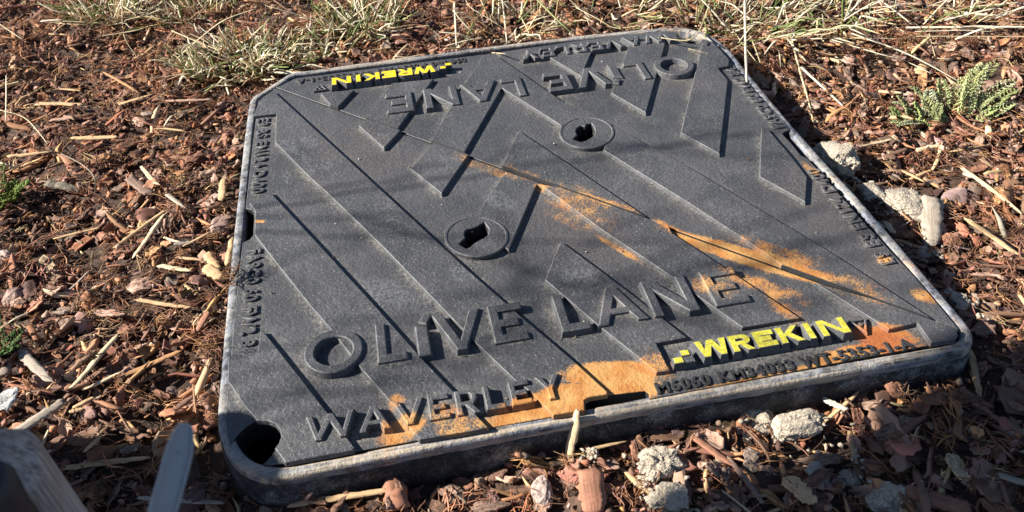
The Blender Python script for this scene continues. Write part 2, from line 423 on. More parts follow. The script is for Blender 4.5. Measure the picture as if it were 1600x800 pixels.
ZB = .0044
BARS_LOW = [
  [(357, 557), (403, 548), (407, 518), (411, 517), (436, 548), (470, 591), (510, 643), (554, 699), (551, 702.5), (446, 722), (430, 700), (436, 692), (440, 681), (438, 671), (431, 662), (420, 657), (402, 656.5), (380, 631), (361, 602), (356, 596)],
  [(422, 300), (500, 384), (588, 480), (660, 561), (709, 612), (762, 667), (758, 669), (656, 686), (632, 659), (610, 628), (559, 569), (517, 514), (487, 480), (440, 421), (398, 367), (399, 331), (396, 325), (390, 317)],
  [(427, 142), (600, 301), (730, 421), (801, 483), (894, 562), (949, 612), (948, 615.5), (921, 620), (912.5, 625), (913, 640), (865, 648), (829, 612), (803, 592), (740, 532), (690, 480), (600, 387), (510, 300), (485, 278), (430, 222), (432, 177), (396, 181), (404, 161), (413, 151)],
  [(571, 187.5), (621, 205.5), (600, 231), (561, 196.5)],
  [(673, 225), (726, 243.5), (690, 302), (641.5, 263.5)],
  [(790, 268.5), (840, 287), (838, 289), (795, 390), (787, 386), (791, 376), (791, 364), (783, 353), (768, 345), (742, 339)],
  [(838, 287.5), (895, 305), (1032, 353.5), (1050, 364), (1125, 413), (1249, 496), (1160, 511), (1097, 467), (1035, 422), (942, 360), (848, 291)],
  [(876, 377), (940, 424), (1016, 482), (1072, 526.5), (1025, 535.5), (1046, 578), (1026, 581), (1000, 560), (932, 506), (852, 437)],
  [(1274, 442), (1474, 511), (1493, 519), (1493, 529), (1456, 535.5), (1433, 503.5), (1389, 514)],
]
BARS_UPP = [
  [(501, 146), (553, 140.5), (527, 169)],
  [(612, 130), (677, 123), (622, 202.5), (573, 184.5)],
  [(755, 87), (775, 86), (877, 157), (955, 194), (1075, 260), (1177, 321), (1300, 395), (1486, 503), (1486, 509), (1474, 506), (1253, 430), (1247, 427), (1170, 378), (1081, 320), (943, 234), (946, 224), (955, 214), (956, 203), (946, 193), (930, 187), (913, 185.5), (895, 188), (884, 193), (877, 196), (784, 137), (727, 239), (675, 221), (707, 162)],
  [(858, 89), (905, 74.5), (927, 72.5), (925, 78), (908, 119)],
  [(985, 66), (1039, 60), (1038, 72), (1009, 176), (955, 145)],
  [(1098, 66), (1114, 66), (1127, 79), (1139, 93), (1138, 102), (1121, 105.5), (1137, 125), (1131, 182), (1124, 240), (1064, 207)],
  [(1190, 200), (1198, 200), (1236, 244), (1261, 277), (1258, 315), (1187, 276)],
  [(810, 204), (900, 264), (1032, 350), (897, 303), (843, 284), (793, 266), (783, 263)],
]

def stroke_letters(spec):
    return spec

# letter outlines in plan units: unit cap height, x from 0
def poly_letter(ch, wd, s, h=1.0):
    t = s
    if ch == 'L': return [[(0, 0), (wd, 0), (wd, t), (t, t), (t, h), (0, h)]]
    if ch == 'E': return [[(0, 0), (wd, 0), (wd, t), (t, t), (t, h / 2 - t / 2), (wd * .82, h / 2 - t / 2), (wd * .82, h / 2 + t / 2), (t, h / 2 + t / 2), (t, h - t), (wd, h - t), (wd, h), (0, h)]]
    if ch == 'V': c = wd / 2; return [[(c - t * .5, 0), (c + t * .5, 0), (wd, h), (wd - t * 1.1, h), (c, t * 1.25), (t * 1.1, h), (0, h)]]
    if ch == 'A':
        c = wd / 2; return [[(0, 0), (t * 1.1, 0), (t * 1.1 + wd * .115, h * .25), (wd - t * 1.1 - wd * .115, h * .25), (wd - t * 1.1, 0), (wd, 0), (c + t * .5, h), (c - t * .5, h)],
                            [(c, h - t * 1.5), (wd - t * 1.1 - wd * .165, h * .25 + t * .8), (t * 1.1 + wd * .165, h * .25 + t * .8)]]
    if ch == 'N': return [[(0, 0), (t, 0), (t, h * .70), (wd - t * 1.15, 0), (wd, 0), (wd, h), (wd - t, h), (wd - t, h * .30), (t * 1.15, h), (0, h)]]
    if ch == 'I': return [[(0, 0), (t, 0), (t, h), (0, h)]]
    if ch == 'W':
        return [[(wd * .25 - t * .5, 0), (wd * .25 + t * .45, 0), (wd * .5, h * .62), (wd * .75 - t * .45, 0), (wd * .75 + t * .5, 0), (wd, h), (wd - t * 1.05, h), (wd * .75, t * 1.5),
                 (wd * .5 + t * .45, h), (wd * .5 - t * .45, h), (wd * .25, t * 1.5), (t * 1.05, h), (0, h)]]
    if ch == 'Y': c = wd / 2; return [[(c - t / 2, 0), (c + t / 2, 0), (c + t / 2, h * .42), (wd, h), (wd - t * 1.15, h), (c, h * .58), (t * 1.15, h), (0, h), (c - t / 2, h * .42)]]
    if ch == 'K': return [[(0, 0), (t, 0), (t, h * .36), (t * 1.25, h * .42), (wd - t * 1.2, 0), (wd, 0), (t + wd * .30, h * .56), (wd * .98, h), (wd - t * 1.2, h), (t, h * .58), (t, h), (0, h)]]
    if ch == 'R':
        o = [(0, 0), (t, 0), (t, h * .36), (wd * .40, h * .36), (wd - t * 1.1, 0), (wd, 0), (wd * .68, h * .40)]
        o += [(wd * .60 + wd * .36 * math.cos(a), h * .68 + h * .32 * math.sin(a)) for a in np.linspace(-1.1, math.pi / 2, 9)]
        o += [(0, h)]
        hole = [(t, h * .36 + t * .8), (wd * .56, h * .36 + t * .8)] + [(wd * .56 + (wd * .40 - t) * math.cos(a), h * .68 + (h * .32 - t * .8) * math.sin(a)) for a in np.linspace(-1.0, math.pi / 2, 7)] + [(t, h - t * .8)]
        return [o, hole]
    if ch == 'O':
        return [[(wd / 2 + wd / 2 * math.cos(a), h / 2 + (h / 2 + .05 * h) * math.sin(a)) for a in np.linspace(0, 2 * math.pi, 52, endpoint=False)],
                [(wd / 2 + (wd / 2 - t) * math.cos(a), h / 2 + (h / 2 + .05 * h - t) * math.sin(a)) for a in np.linspace(0, 2 * math.pi, 52, endpoint=False)]]
    if ch == 'i':
        return [[(0, 0), (t * 1.15, 0), (t * 1.15, h * .70), (0, h * .78)], [(t * .35, h * .86), (t * 1.1, h * .80), (t * 1.75, h * 1.02), (t * 1.0, h * 1.09)]]

def font_geo(txt, size, pos, rot, z0, z1, spread=1.0):
    cu = bpy.data.curves.new('txt', 'FONT'); cu.body = txt; cu.size = size; cu.extrude = (z1 - z0) / 2 * .9; cu.bevel_depth = (z1 - z0) * .1
    cu.bevel_resolution = 0; cu.resolution_u = 4; cu.offset = size * .022; cu.space_character = spread
    o = bpy.data.objects.new('txt', cu); COL.objects.link(o)
    dg = bpy.context.evaluated_depsgraph_get(); dg.update()
    me = bpy.data.meshes.new_from_object(o.evaluated_get(dg))
    bpy.data.objects.remove(o); bpy.data.curves.remove(cu)
    me.transform(Matrix.Translation((pos[0], pos[1], (z0 + z1) / 2)) @ Matrix.Rotation(rot, 4, 'Z'))
    return me

BIG = [('O', -.2590, .0525), ('L', -.1938, .0260), ('i', -.1575, .012), ('V', -.1410, .0450), ('E', -.0884, .0310), ('L', -.0262, .0265), ('A', .0075, .0470), ('N', .0610, .0430), ('E', .1200, .0335)]
MIDL = [('W', -.2572, .0400), ('A', -.2140, .0255), ('V', -.1850, .0260), ('E', -.1555, .0170), ('R', -.1325, .0190), ('L', -.1080, .0160), ('E', -.0860, .0170), ('Y', -.0625, .0210)]
YELL = [('W', .0820, .0290), ('R', .1130, .0200), ('E', .1355, .0190), ('K', .1575, .0220), ('I', .1835, .0060), ('N', .1960, .0260)]

def cover(label, outline, key, bars, rot):
    root = tag(empty('triangular_cover', (0, 0, 0)), label, 'manhole cover', 'the two triangular halves of the cover')
    c_, s_ = (1, 0) if rot == 0 else (-1, 0)
    off = np.array([0, 0]) if rot == 0 else np.array([-.0005, -.0010])
    def T(P): return np.asarray(P, float) * c_ + off
    hole = loop(key['hole'])
    ph = offset(ccw(hole), .004)
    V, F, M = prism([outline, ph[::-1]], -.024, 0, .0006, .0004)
    M = [1 if min(V[i][2] for i in f) > -.0006 else 0 for f in F]  # plate sides get the painted shade colour, the top plain iron
    link('plate', mesh('plate', V, F, M), [M_SHADE_SIDE, M_IRON], root)
    ring = loop(key['ring'])
    for b in bars:
        V, F, M = prism([clip_gap(loop(b, ZB), -1 if rot == 0 else 1)], -.0005, ZB, .0009, .0006)
        for fi, f in enumerate(F):                              # joint faces coloured near black: the gap's shade put into the material
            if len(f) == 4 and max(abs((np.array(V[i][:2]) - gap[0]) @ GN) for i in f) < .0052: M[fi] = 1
        link('raised_bar', mesh('raised_bar', V, F, M), [M_IRON, M_SHADE_SIDE], root)
    # boss: a flat collar round the key slot, with a worn lip
    rz = ZB + .0005
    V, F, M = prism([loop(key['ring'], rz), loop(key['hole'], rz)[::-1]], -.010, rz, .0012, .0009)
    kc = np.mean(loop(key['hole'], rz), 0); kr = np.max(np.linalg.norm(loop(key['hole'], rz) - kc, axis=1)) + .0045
    M = [1 if len(f) == 4 and max(np.linalg.norm(np.array(V[i][:2]) - kc) for i in f) < kr and min(V[i][2] for i in f) < rz - .002 else 0 for f in F]  # slot walls coloured dark so the hole reads as deep shade
    bs = link('key_boss', mesh('key_boss', V, F, M), [M_IRON, M_SHADE_SIDE], root)
    rc_ = ring.mean(0)
    V, F, M = prism([loop(key['ring'], rz), rc_ + (loop(key['ring'], rz) - rc_) * .93], rz - .0006, rz + .0007, .0005, .0003)
    link('lip', mesh('lip', V, F, M), M_IRON, bs)
    # letters
    for ch, x, wd in BIG:
        h = .0480; V, F, M = [], [], []
        L = [np.array(l) for l in poly_letter(ch, wd / h, (.0086 if ch != 'i' else .0095) / h)]
        ls = [T(l * h + np.array([x, -.2365])) for l in L]
        g = [prism([l], -.0004, .0074, .0017, .0009) for l in ls] if ch == 'i' else [prism(ls, -.0004, .0074, .0017, .0009)]
        V, F, M = join_geo(g)
        link('letter', mesh('letter', V, F, M), M_IRON, root)
    for ch, x, wd in MIDL:
        h = .0255
        L = [np.array(l) for l in poly_letter(ch, wd / h, .0047 / h)]
        V, F, M = prism([T(l * h + np.array([x, -.3095])) for l in L], -.0004, .0072, .0015, .0008)
        link('letter', mesh('letter', V, F, M), M_IRON, root)
    for ch, x, wd in YELL:
        h = .0192
        L = [np.array(l) for l in poly_letter(ch, wd / h, .0060 / h)]
        V, F, M = prism([T(l * h + np.array([x, -.2962])) for l in L], -.0004, .0092, .0022, .0003, topmat=1)
        link('badge_letter', mesh('badge_letter', V, F, M), [M_IRON, M_YEL], root)
    # emblem beside the painted word: a tile with two yellow squares set corner to corner
    sq = [[(.0585, -.2972), (.0672, -.2972), (.0672, -.2905), (.0585, -.2905)], [(.0672, -.2900), (.0750, -.2900), (.0750, -.2835), (.0672, -.2835)]]
    V, F, M = join_geo([prism([T(q)], -.0004, .0088, .0012, .0004, topmat=1) for q in sq] +
                       [prism([T([(.0682, -.2972), (.0772, -.2972), (.0772, -.2835), (.0760, -.2835), (.0760, -.2906), (.0682, -.2906)])], -.0004, .0080, .0012, .0004)])
    link('emblem', mesh('emblem', V, F, M), [M_IRON, M_YEL], root)
    # small triangle mark
    tri = [(.2300, -.2782), (.2470, -.2782), (.2385, -.2955)]
    tin = [(.2328, -.2800), (.2442, -.2800), (.2385, -.2915)]
    dot = [(.2385 + .0022 * math.cos(a), -.2842 + .0022 * math.sin(a)) for a in np.linspace(0, 2 * math.pi, 10, endpoint=False)]
    V, F, M = join_geo([prism([T(tri), T(tin)], -.0004, .0034, .0006, .0005), prism([T(dot)], -.0004, .0034, .0006, .0005)])
    link('triangle_mark', mesh('triangle_mark', V, F, M), M_IRON, root)
    rr = 0 if rot == 0 else math.pi
    link('stamped_code', font_geo('M6060 KM34033 WT-5353-1-A', .0162, T([.0360, -.3195]), rr, -.0004, .0016, 1.12), M_CODE, root)
    link('stamped_code', font_geo('FA9C0 60 FW2 84', .0190, T([-.3185 if rot == 0 else -.3125, -.0400]), rr - math.pi / 2, -.0004, .0020, 1.06), M_IRON, root)
    link('stamped_code', font_geo('E9 BS EN124 D400', .0190, T([-.3195 if rot == 0 else -.3125, .2270 if rot == 0 else .2140]), rr - math.pi / 2, -.0004, .0020, 1.12), M_IRON, root)
    return root
cover('near left triangular half of the iron cover, with long slanting bars and orange rust', LOWP, KEY_LOW, BARS_LOW, 0)
cover('far right triangular half of the iron cover, with upside down lettering', UPPP, KEY_UPP, BARS_UPP, math.pi)

# ------------------------------------------------------------------ ground height
ANCH = [((0, -.350), -.016), ((-.12, -.350), -.016), ((-.06, -.350), -.017), ((0, -.42), -.020), ((-.15, -.42), -.022), ((-.20, -.350), -.014), ((-.28, -.355), -.012), ((.05, -.350), -.016), ((.10, -.35), -.015), ((.15, -.36), -.012), ((.15, -.41), -.024), ((.22, -.355), -.010), ((.28, -.36), -.008), ((.28, -.42), -.014), ((.36, -.33), -.014), ((.36, -.40), -.018), ((.36, -.25), -.020), ((.45, -.1), -.032), ((.42, .15), -.034), ((.42, .32), -.030),
        ((-.38, -.3), -.035), ((-.37, -.1), -.010), ((-.37, .1), -.014), ((-.37, .28), -.012), ((-.2, .38), -.010), ((0, .39), -.014), ((.25, .40), -.020),
        ((-.8, 0), -.016), ((-.8, .8), -.01), ((0, .9), -.015), ((.8, .5), -.03), ((.8, -.1), -.04), ((.5, -.6), -.04), ((-.3, -.6), -.05), ((-.7, -.5), -.035)]
def ground_h(x, y):
    num = 0; den = 0
    for (ax, ay), az in ANCH:
        wgt = 1.0 / (((x - ax) ** 2 + (y - ay) ** 2) + .0025) ** 1.6
        num = num + wgt * az; den = den + wgt
    return num / den + .006 * (np.sin(x * 17 + 1.3) * np.sin(y * 13 + .4)) + .004 * np.sin(x * 41 + y * 23)

gx = np.concatenate([np.linspace(-40, -1.3, 12)[:-1], np.linspace(-1.3, 1.4, 136), np.linspace(1.4, 40, 12)[1:]])
gy = np.concatenate([np.linspace(-40, -.9, 12)[:-1], np.linspace(-.9, 1.5, 121), np.linspace(1.5, 60, 12)[1:]])
GX, GY = np.meshgrid(gx, gy)
GZ = ground_h(GX, GY) - .022
from_in = lambda P, Q: None
def inside(P, X, Y):
    r = np.zeros(X.shape, bool); n = len(P)
    for i in range(n):
        x0, y0 = P[i]; x1, y1 = P[(i + 1) % n]
        if y0 == y1: continue
        c = ((y0 > Y) != (y1 > Y)) & (X < (x1 - x0) * (Y - y0) / (y1 - y0) + x0)
        r ^= c
    return r
hole_m = inside(offset(OUTS, -.016), GX, GY)
V = np.stack([GX.ravel(), GY.ravel(), GZ.ravel()], 1)
nx, ny = len(gx), len(gy); F = []
hm = hole_m
for j in range(ny - 1):
    for i in range(nx - 1):
        if hm[j, i] and hm[j + 1, i] and hm[j, i + 1] and hm[j + 1, i + 1]: continue
        if hm[j, i] or hm[j + 1, i] or hm[j, i + 1] or hm[j + 1, i + 1]: continue
        a = j * nx + i; F.append((a, a + 1, a + nx + 1, a + nx))
# ground stops at the buried part of the frame wall; keep cells under the wall closed
tag(link('ground', mesh('ground', V, F, smooth=True), M_SOIL), kind='structure')

# ------------------------------------------------------------------ chip shapes
def fnoise(P, k, seed, octs=3):
    r = np.random.default_rng(seed); out = np.zeros(len(P)); a = 1.0
    for o in range(octs):
        for _ in range(3):
            d = r.normal(size=3); d /= np.linalg.norm(d)
            out += a * np.sin(P @ d * k + r.uniform(0, 6.28))
        k *= 2.1; a *= .55
    return out / 3.2

def chip_geo(L, W, T, seed, na=12, rings=(.45, .8, 1.0), jag=.22, bend=.15, hi=False):
    r = np.random.default_rng(seed)
    nc_ = int(r.integers(5, 9)) if na >= 10 else int(r.integers(4, 6))
    ca = (np.arange(nc_) + r.uniform(-.36, .36, nc_)) * 2 * math.pi / nc_
    cr = r.uniform(.72, 1.12, nc_); cp = np.stack([np.cos(ca) * cr, np.sin(ca) * cr], 1)
    sgl = np.linalg.norm(np.roll(cp, -1, 0) - cp, axis=1); cum = np.concatenate([[0], np.cumsum(sgl)])
    tq = (np.arange(na) + r.uniform(-.3, .3, na)) / na * cum[-1]
    cpc = np.concatenate([cp, cp[:1]])
    ex = np.stack([np.interp(tq, cum, cpc[:, 0]), np.interp(tq, cum, cpc[:, 1])], 1)
    ex *= (1 + r.normal(0, jag * .38, na))[:, None]
    ex *= np.array([L / 2, W / 2])
    V = [np.array([[0, 0, T / 2]])]
    for q in rings: V.append(np.c_[ex * q, np.full(na, T / 2 * (1.0 if q < .95 else .82))])
    low = (rings[-1] * 1.0, rings[-2] * .9) if len(rings) > 1 else (rings[-1],)
    for q in low: V.append(np.c_[ex * q * (.97 if q > .9 else 1), np.full(na, -T / 2 * (.6 if q > .9 else 1))])
    V.append(np.array([[0, 0, -T / 2]])); V = np.concatenate(V)
    F = []; nr = len(rings) + len(low)
    for i in range(na):
        j = (i + 1) % na
        F.append((0, 1 + i, 1 + j))
        for q in range(nr - 1): F.append((1 + q * na + i, 1 + (q + 1) * na + i, 1 + (q + 1) * na + j, 1 + q * na + j))
        F.append((1 + (nr - 1) * na + i, len(V) - 1, 1 + (nr - 1) * na + j))
    lc = V.copy()
    f1 = fnoise(V, 2.2 / max(W, .004), seed + 1, 2)
    f2 = fnoise(V * np.array([.45, 1, 1]), 8 / max(W, .004), seed + 2, 3)
    V[:, 2] += T * (.34 * f1 + .30 * f2)
    g_ = r.normal(0, .32, (2, 2)); fac = np.minimum(g_[0, 0] * V[:, 0] / L + g_[0, 1] * V[:, 1] / W, g_[1, 0] * V[:, 0] / L + g_[1, 1] * V[:, 1] / W)
    V[:, 2] += fac * T * 1.6 + r.normal(0, T * .07, len(V)) * (not hi)
    rdg = np.sin(V[:, 1] / W * r.uniform(9, 20) + 2.0 * f1 + r.uniform(0, 6)); V[:, 2] += T * .16 * np.abs(rdg)
    if hi:
        ter = np.floor(fnoise(V * np.array([.6, 1, 0]), 5 / max(W, .004), seed + 3, 2) * 2.2) / 2.2
        V[:, 2] += T * .55 * ter * (V[:, 2] > 0) + r.normal(0, T * .09, len(V))
        V[:, :2] += (fnoise(V, 14 / max(W, .004), seed + 5, 2) * W * .05)[:, None]
    bx, by = r.normal(0, bend), r.normal(0, bend * .8)
    V[:, 2] += bx * V[:, 0] ** 2 / (L / 2) * .8 + by * V[:, 1] ** 2 / (W / 2) * 1.2
    return V, F, lc + r.uniform(-5, 5, 3)

def splinter_geo(L, W, T, seed, ns=6, nc=5, bend=.1, jag=.12, taper=.5, wob_=.10):
    r = np.random.default_rng(seed)
    ts = np.linspace(-1, 1, ns); V = []
    ca = np.linspace(0, 2 * math.pi, nc, endpoint=False) + r.uniform(0, 6)
    cr = r.uniform(.75, 1.2, nc)
    t0, t1 = r.uniform(taper, 1.0), r.uniform(taper * .5, .9)
    wob = r.normal(0, wob_, (ns, 2))
    for k_, t in enumerate(ts):
        s = 1 - (1 - (t0 if t < 0 else t1)) * abs(t) ** 1.6
        if k_ in (0, ns - 1): s *= r.uniform(.35, .8)
        jit = r.normal(0, jag * (1.0 if k_ in (0, ns - 1) else .12), nc) * L * .5
        c = s * cr * (1 + r.normal(0, .08, nc))
        V.append(np.stack([t * L / 2 + jit, np.cos(ca) * c * W / 2 + wob[k_, 0] * W, np.sin(ca) * c * T / 2 + wob[k_, 1] * T], 1))
    V = np.concatenate(V); F = []
    for k_ in range(ns - 1):
        for i in range(nc):
            j = (i + 1) % nc
            F.append((k_ * nc + i, k_ * nc + j, (k_ + 1) * nc + j, (k_ + 1) * nc + i))
    F.append(tuple(range(nc))[::-1]); F.append(tuple((ns - 1) * nc + i for i in range(nc)))
    lc = V.copy()
    b1, b2 = r.normal(0, bend, 2)
    t = V[:, 0] / (L / 2)
    V[:, 1] += b1 * L * (t ** 2 - .4) * .5 + r.normal(0, bend) * L * .25 * np.sin(t * 3)
    V[:, 2] += b2 * L * (t ** 2 - .4) * .35
    return V, F, lc + r.uniform(-5, 5, 3)

# colour families (base colours)
PAL = {'red': (.285, .135, .084), 'rust': (.310, .138, .070), 'brown': (.200, .110, .073), 'dark': (.085, .047, .033), 'pink': (.410, .255, .185), 'grey': (.300, .222, .175),
       'greybrown': (.245, .158, .116), 'tan': (.52, .345, .185), 'pale': (.66, .50, .31), 'cream': (.72, .62, .46), 'orange': (.41, .215, .100), 'silver': (.37, .31, .245)}
CW = {'red': 'reddish brown', 'rust': 'rust red', 'brown': 'mid brown', 'dark': 'dark brown', 'pink': 'pinkish brown', 'grey': 'greyish', 'greybrown': 'grey brown', 'tan': 'tan', 'pale': 'pale straw coloured',
      'cream': 'cream', 'orange': 'orange brown', 'silver': 'weathered silver grey'}

class Bag:
    def __init__(s): s.V, s.L, s.N, s.C, s.LC, s.n = [], [], [], [], [], 0
    def add(s, V, F, lc, col):
        s.V.append(V.astype(np.float32)); s.LC.append(lc.astype(np.float32)); s.C.append(np.tile(np.array([*col, 1], np.float32), (len(V), 1)))
        fl, fn = F
        s.L.append(fl + s.n); s.N.append(fn); s.n += len(V)
    def build(s, name, mat, parent=None, smooth=False):
        V = np.concatenate(s.V); L = np.concatenate(s.L).astype(np.int32); N = np.concatenate(s.N).astype(np.int32)
        me = bpy.data.meshes.new(name)
        me.vertices.add(len(V)); me.loops.add(len(L)); me.polygons.add(len(N))
        me.vertices.foreach_set('co', V.ravel()); me.loops.foreach_set('vertex_index', L)
        st = np.concatenate([[0], np.cumsum(N)[:-1]]).astype(np.int32)
        me.polygons.foreach_set('loop_start', st); me.update(calc_edges=True)
        a = me.attributes.new('col', 'FLOAT_COLOR', 'POINT'); a.data.foreach_set('color', np.concatenate(s.C).ravel())
        a = me.attributes.new('lc', 'FLOAT_VECTOR', 'POINT'); a.data.foreach_set('vector', np.concatenate(s.LC).ravel())
        if smooth: me.polygons.foreach_set('use_smooth', np.ones(len(N), bool))
        me.validate()
        return link(name, me, mat, parent)
def flat(F): return np.array([i for f in F for i in f], np.int32), np.array([len(f) for f in F], np.int32)

def rotm_(yaw, tx, ty):
    cy, sy = math.cos(yaw), math.sin(yaw); cx, sx = math.cos(tx), math.sin(tx); ct, st = math.cos(ty), math.sin(ty)
    return np.array([[cy, -sy, 0], [sy, cy, 0], [0, 0, 1]]) @ np.array([[1, 0, 0], [0, cx, -sx], [0, sx, cx]]) @ np.array([[ct, 0, st], [0, 1, 0], [-st, 0, ct]])
# library of unit shapes: (V,F,lc) at real size
LIB = {'chip': [], 'crumb': [], 'splinter': [], 'fibre': []}
for i in range(46):
    L = 1.0; W = rng.uniform(.36, .9); T = rng.uniform(.06, .15)
    V, F, lc = chip_geo(L * .02, W * .02, T * .02, 100 + i, 17, (.34, .66, .88, 1.0), .34, .22, True); LIB['chip'].append((V / .02, flat(F), lc))
for i in range(26):
    V, F, lc = chip_geo(.02, rng.uniform(.4, .9) * .02, rng.uniform(.25, .5) * .02, 300 + i, 6, (1.0,), .3, .1); LIB['crumb'].append((V / .02, flat(F), lc))
for i in range(34):
    V, F, lc = splinter_geo(.04, rng.uniform(.07, .20) * .04, rng.uniform(.04, .10) * .04, 400 + i, 5, 5, .10, .14); LIB['splinter'].append((V / .04, flat(F), lc))
for i in range(30):
    V, F, lc = splinter_geo(.03, .035 * .03, .03 * .03, 500 + i, 7, 3, .35, .03, .4); LIB['fibre'].append((V / .03, flat(F), lc))

LIB['shred'] = []
for i in range(34):
    Vs, Fs, Ls, nb = [], [], [], 0
    for j in range(int(rng.integers(5, 10))):
        V, F, lc = splinter_geo(1.0 * rng.uniform(.4, 1.0), rng.uniform(.016, .05), rng.uniform(.012, .03), 700 + i * 20 + j, 6, 3, .30, .03, .35)
        Mx = rotm_(rng.normal(0, .45), rng.normal(0, .35), rng.normal(0, .22))
        V = V @ Mx.T + np.array([rng.normal(0, .10), rng.normal(0, .09), rng.normal(0, .05)])
        Vs.append(V); Ls.append(lc); Fs += [tuple(q + nb for q in f) for f in F]; nb += len(V)
    LIB['shred'].append((np.concatenate(Vs), flat(Fs), np.concatenate(Ls)))

# ------------------------------------------------------------------ heaping the mulch
HX0, HX1, HY0, HY1, HS = -1.05, 1.15, -.62, 1.20, .0025
hx = np.arange(HX0, HX1, HS); hy = np.arange(HY0, HY1, HS)
HXX, HYY = np.meshgrid(hx, hy)
H = ground_h(HXX, HYY) - .020
BLOCK = inside(offset(OUTS, .0015), HXX, HYY)
H[BLOCK] = .0045
def cells(V):
    ix = np.clip(((V[:, 0] - HX0) / HS).astype(int), 0, len(hx) - 1); iy = np.clip(((V[:, 1] - HY0) / HS).astype(int), 0, len(hy) - 1)
    return iy, ix
def hval(x, y):
    ix = int(np.clip((x - HX0) / HS, 0, len(hx) - 1)); iy = int(np.clip((y - HY0) / HS, 0, len(hy) - 1)); return float(H[iy, ix])
def rotm(yaw, tx, ty):
    cy, sy = math.cos(yaw), math.sin(yaw); cx, sx = math.cos(tx), math.sin(tx); ct, st = math.cos(ty), math.sin(ty)
    Rz = np.array([[cy, -sy, 0], [sy, cy, 0], [0, 0, 1]]); Rxx = np.array([[1, 0, 0], [0, cx, -sx], [0, sx, cx]]); Ryy = np.array([[ct, 0, st], [0, 1, 0], [-st, 0, ct]])
    return Rz @ Rxx @ Ryy
def settle(V, q=.72, allow=False):
    iy, ix = cells(V)
    if not allow and BLOCK[iy, ix].any(): return None
    hv = H[iy, ix]; d = hv - V[:, 2]
    z = np.sort(d)[int(len(d) * q) - 1]
    # never float over more than a little air on average
    V = V.copy(); V[:, 2] += z
    np.maximum.at(H, (iy, ix), V[:, 2])
    return V

def pick_col(x, y, kind):
    far_left = x < -.35 and y > .15
    if kind in ('fibre', 'shred'): c = random.choices(['red', 'rust', 'brown', 'dark', 'orange', 'tan'], [5, 5, 4, 1.5, 3, 1.0])[0]
    elif kind == 'splinter' and far_left: c = random.choices(['tan', 'orange', 'brown', 'red', 'rust'], [1.2, 2.5, 3, 4, 4])[0]
    elif kind == 'splinter': c = random.choices(['tan', 'orange', 'pale', 'brown', 'silver', 'red'], [2.6, 4, 1.0, 4, 1.0, 4.5])[0]
    elif far_left: c = random.choices(['red', 'rust', 'brown', 'dark', 'pink', 'greybrown'], [5.5, 5, 3.5, 1.6, 1.6, 1.0])[0]
    elif y < -.3 or x > .3: c = random.choices(['red', 'rust', 'brown', 'dark', 'pink', 'grey', 'greybrown', 'orange'], [4.2, 2.4, 4.5, 2.8, 3.2, 1.2, 3, 1])[0]
    else: c = random.choices(['red', 'rust', 'brown', 'dark', 'pink', 'grey', 'greybrown', 'orange'], [4.5, 3.4, 4, 2.6, 3, .8, 2, 1.2])[0]
    b = np.array(PAL[c]) * random.uniform(.72, 1.28) * (1 + np.array([random.gauss(0, .05) for _ in range(3)]))
    return c, np.clip(b, .01, .8)

pieces = []       # (kind, V, F, lc, colname, col, size)
def scatter(n, kind, lo, hi, tilt, bias=1.0):
    n = int(n * 1.22)
    k = 0; tries = 0
    while k < n and tries < n * 4:
        tries += 1
        x = random.uniform(-1.02, 1.12); y = random.uniform(-.60, 1.17)
        u, v, zc = pix([(x, y, -.02)])
        u, v = u[0], v[0]
        vis = -90 < u < 1690 and -70 < v < 890
        if not vis and random.random() > .42: continue
        sz = lo + (hi - lo) * random.random() ** 1.9
        if kind == 'chip':
            if x < -.3 and y > .2: sz *= .72                  # finer mulch at the far left
            if v > 560: sz *= 1.12
        V, F, lc = random.choice(LIB[kind])
        W = (V * sz) @ rotm(random.uniform(0, 6.283), random.gauss(0, tilt), random.gauss(0, tilt * .8)).T
        W = W + np.array([x, y, 0])
        W = settle(W)
        if W is None: continue
        c, col = pick_col(x, y, kind)
        pieces.append((kind, W, F, lc * sz, c, col, sz, u, v, zc[0], vis)); k += 1
scatter(4200, 'crumb', .006, .015, .5)
scatter(2600, 'chip', .011, .042, .40)
scatter(1500, 'shred', .018, .055, .30)
scatter(1800, 'splinter', .016, .060, .24)
scatter(3600, 'crumb', .004, .013, .5)
scatter(2300, 'chip', .009, .034, .46)
scatter(3000, 'shred', .014, .050, .30)
scatter(5200, 'crumb', .003, .011, .5)
scatter(2200, 'fibre', .016, .055, .28)
scatter(1000, 'splinter', .012, .058, .18)
scatter(1300, 'chip', .010, .036, .34)
scatter(2000, 'shred', .012, .040, .3)

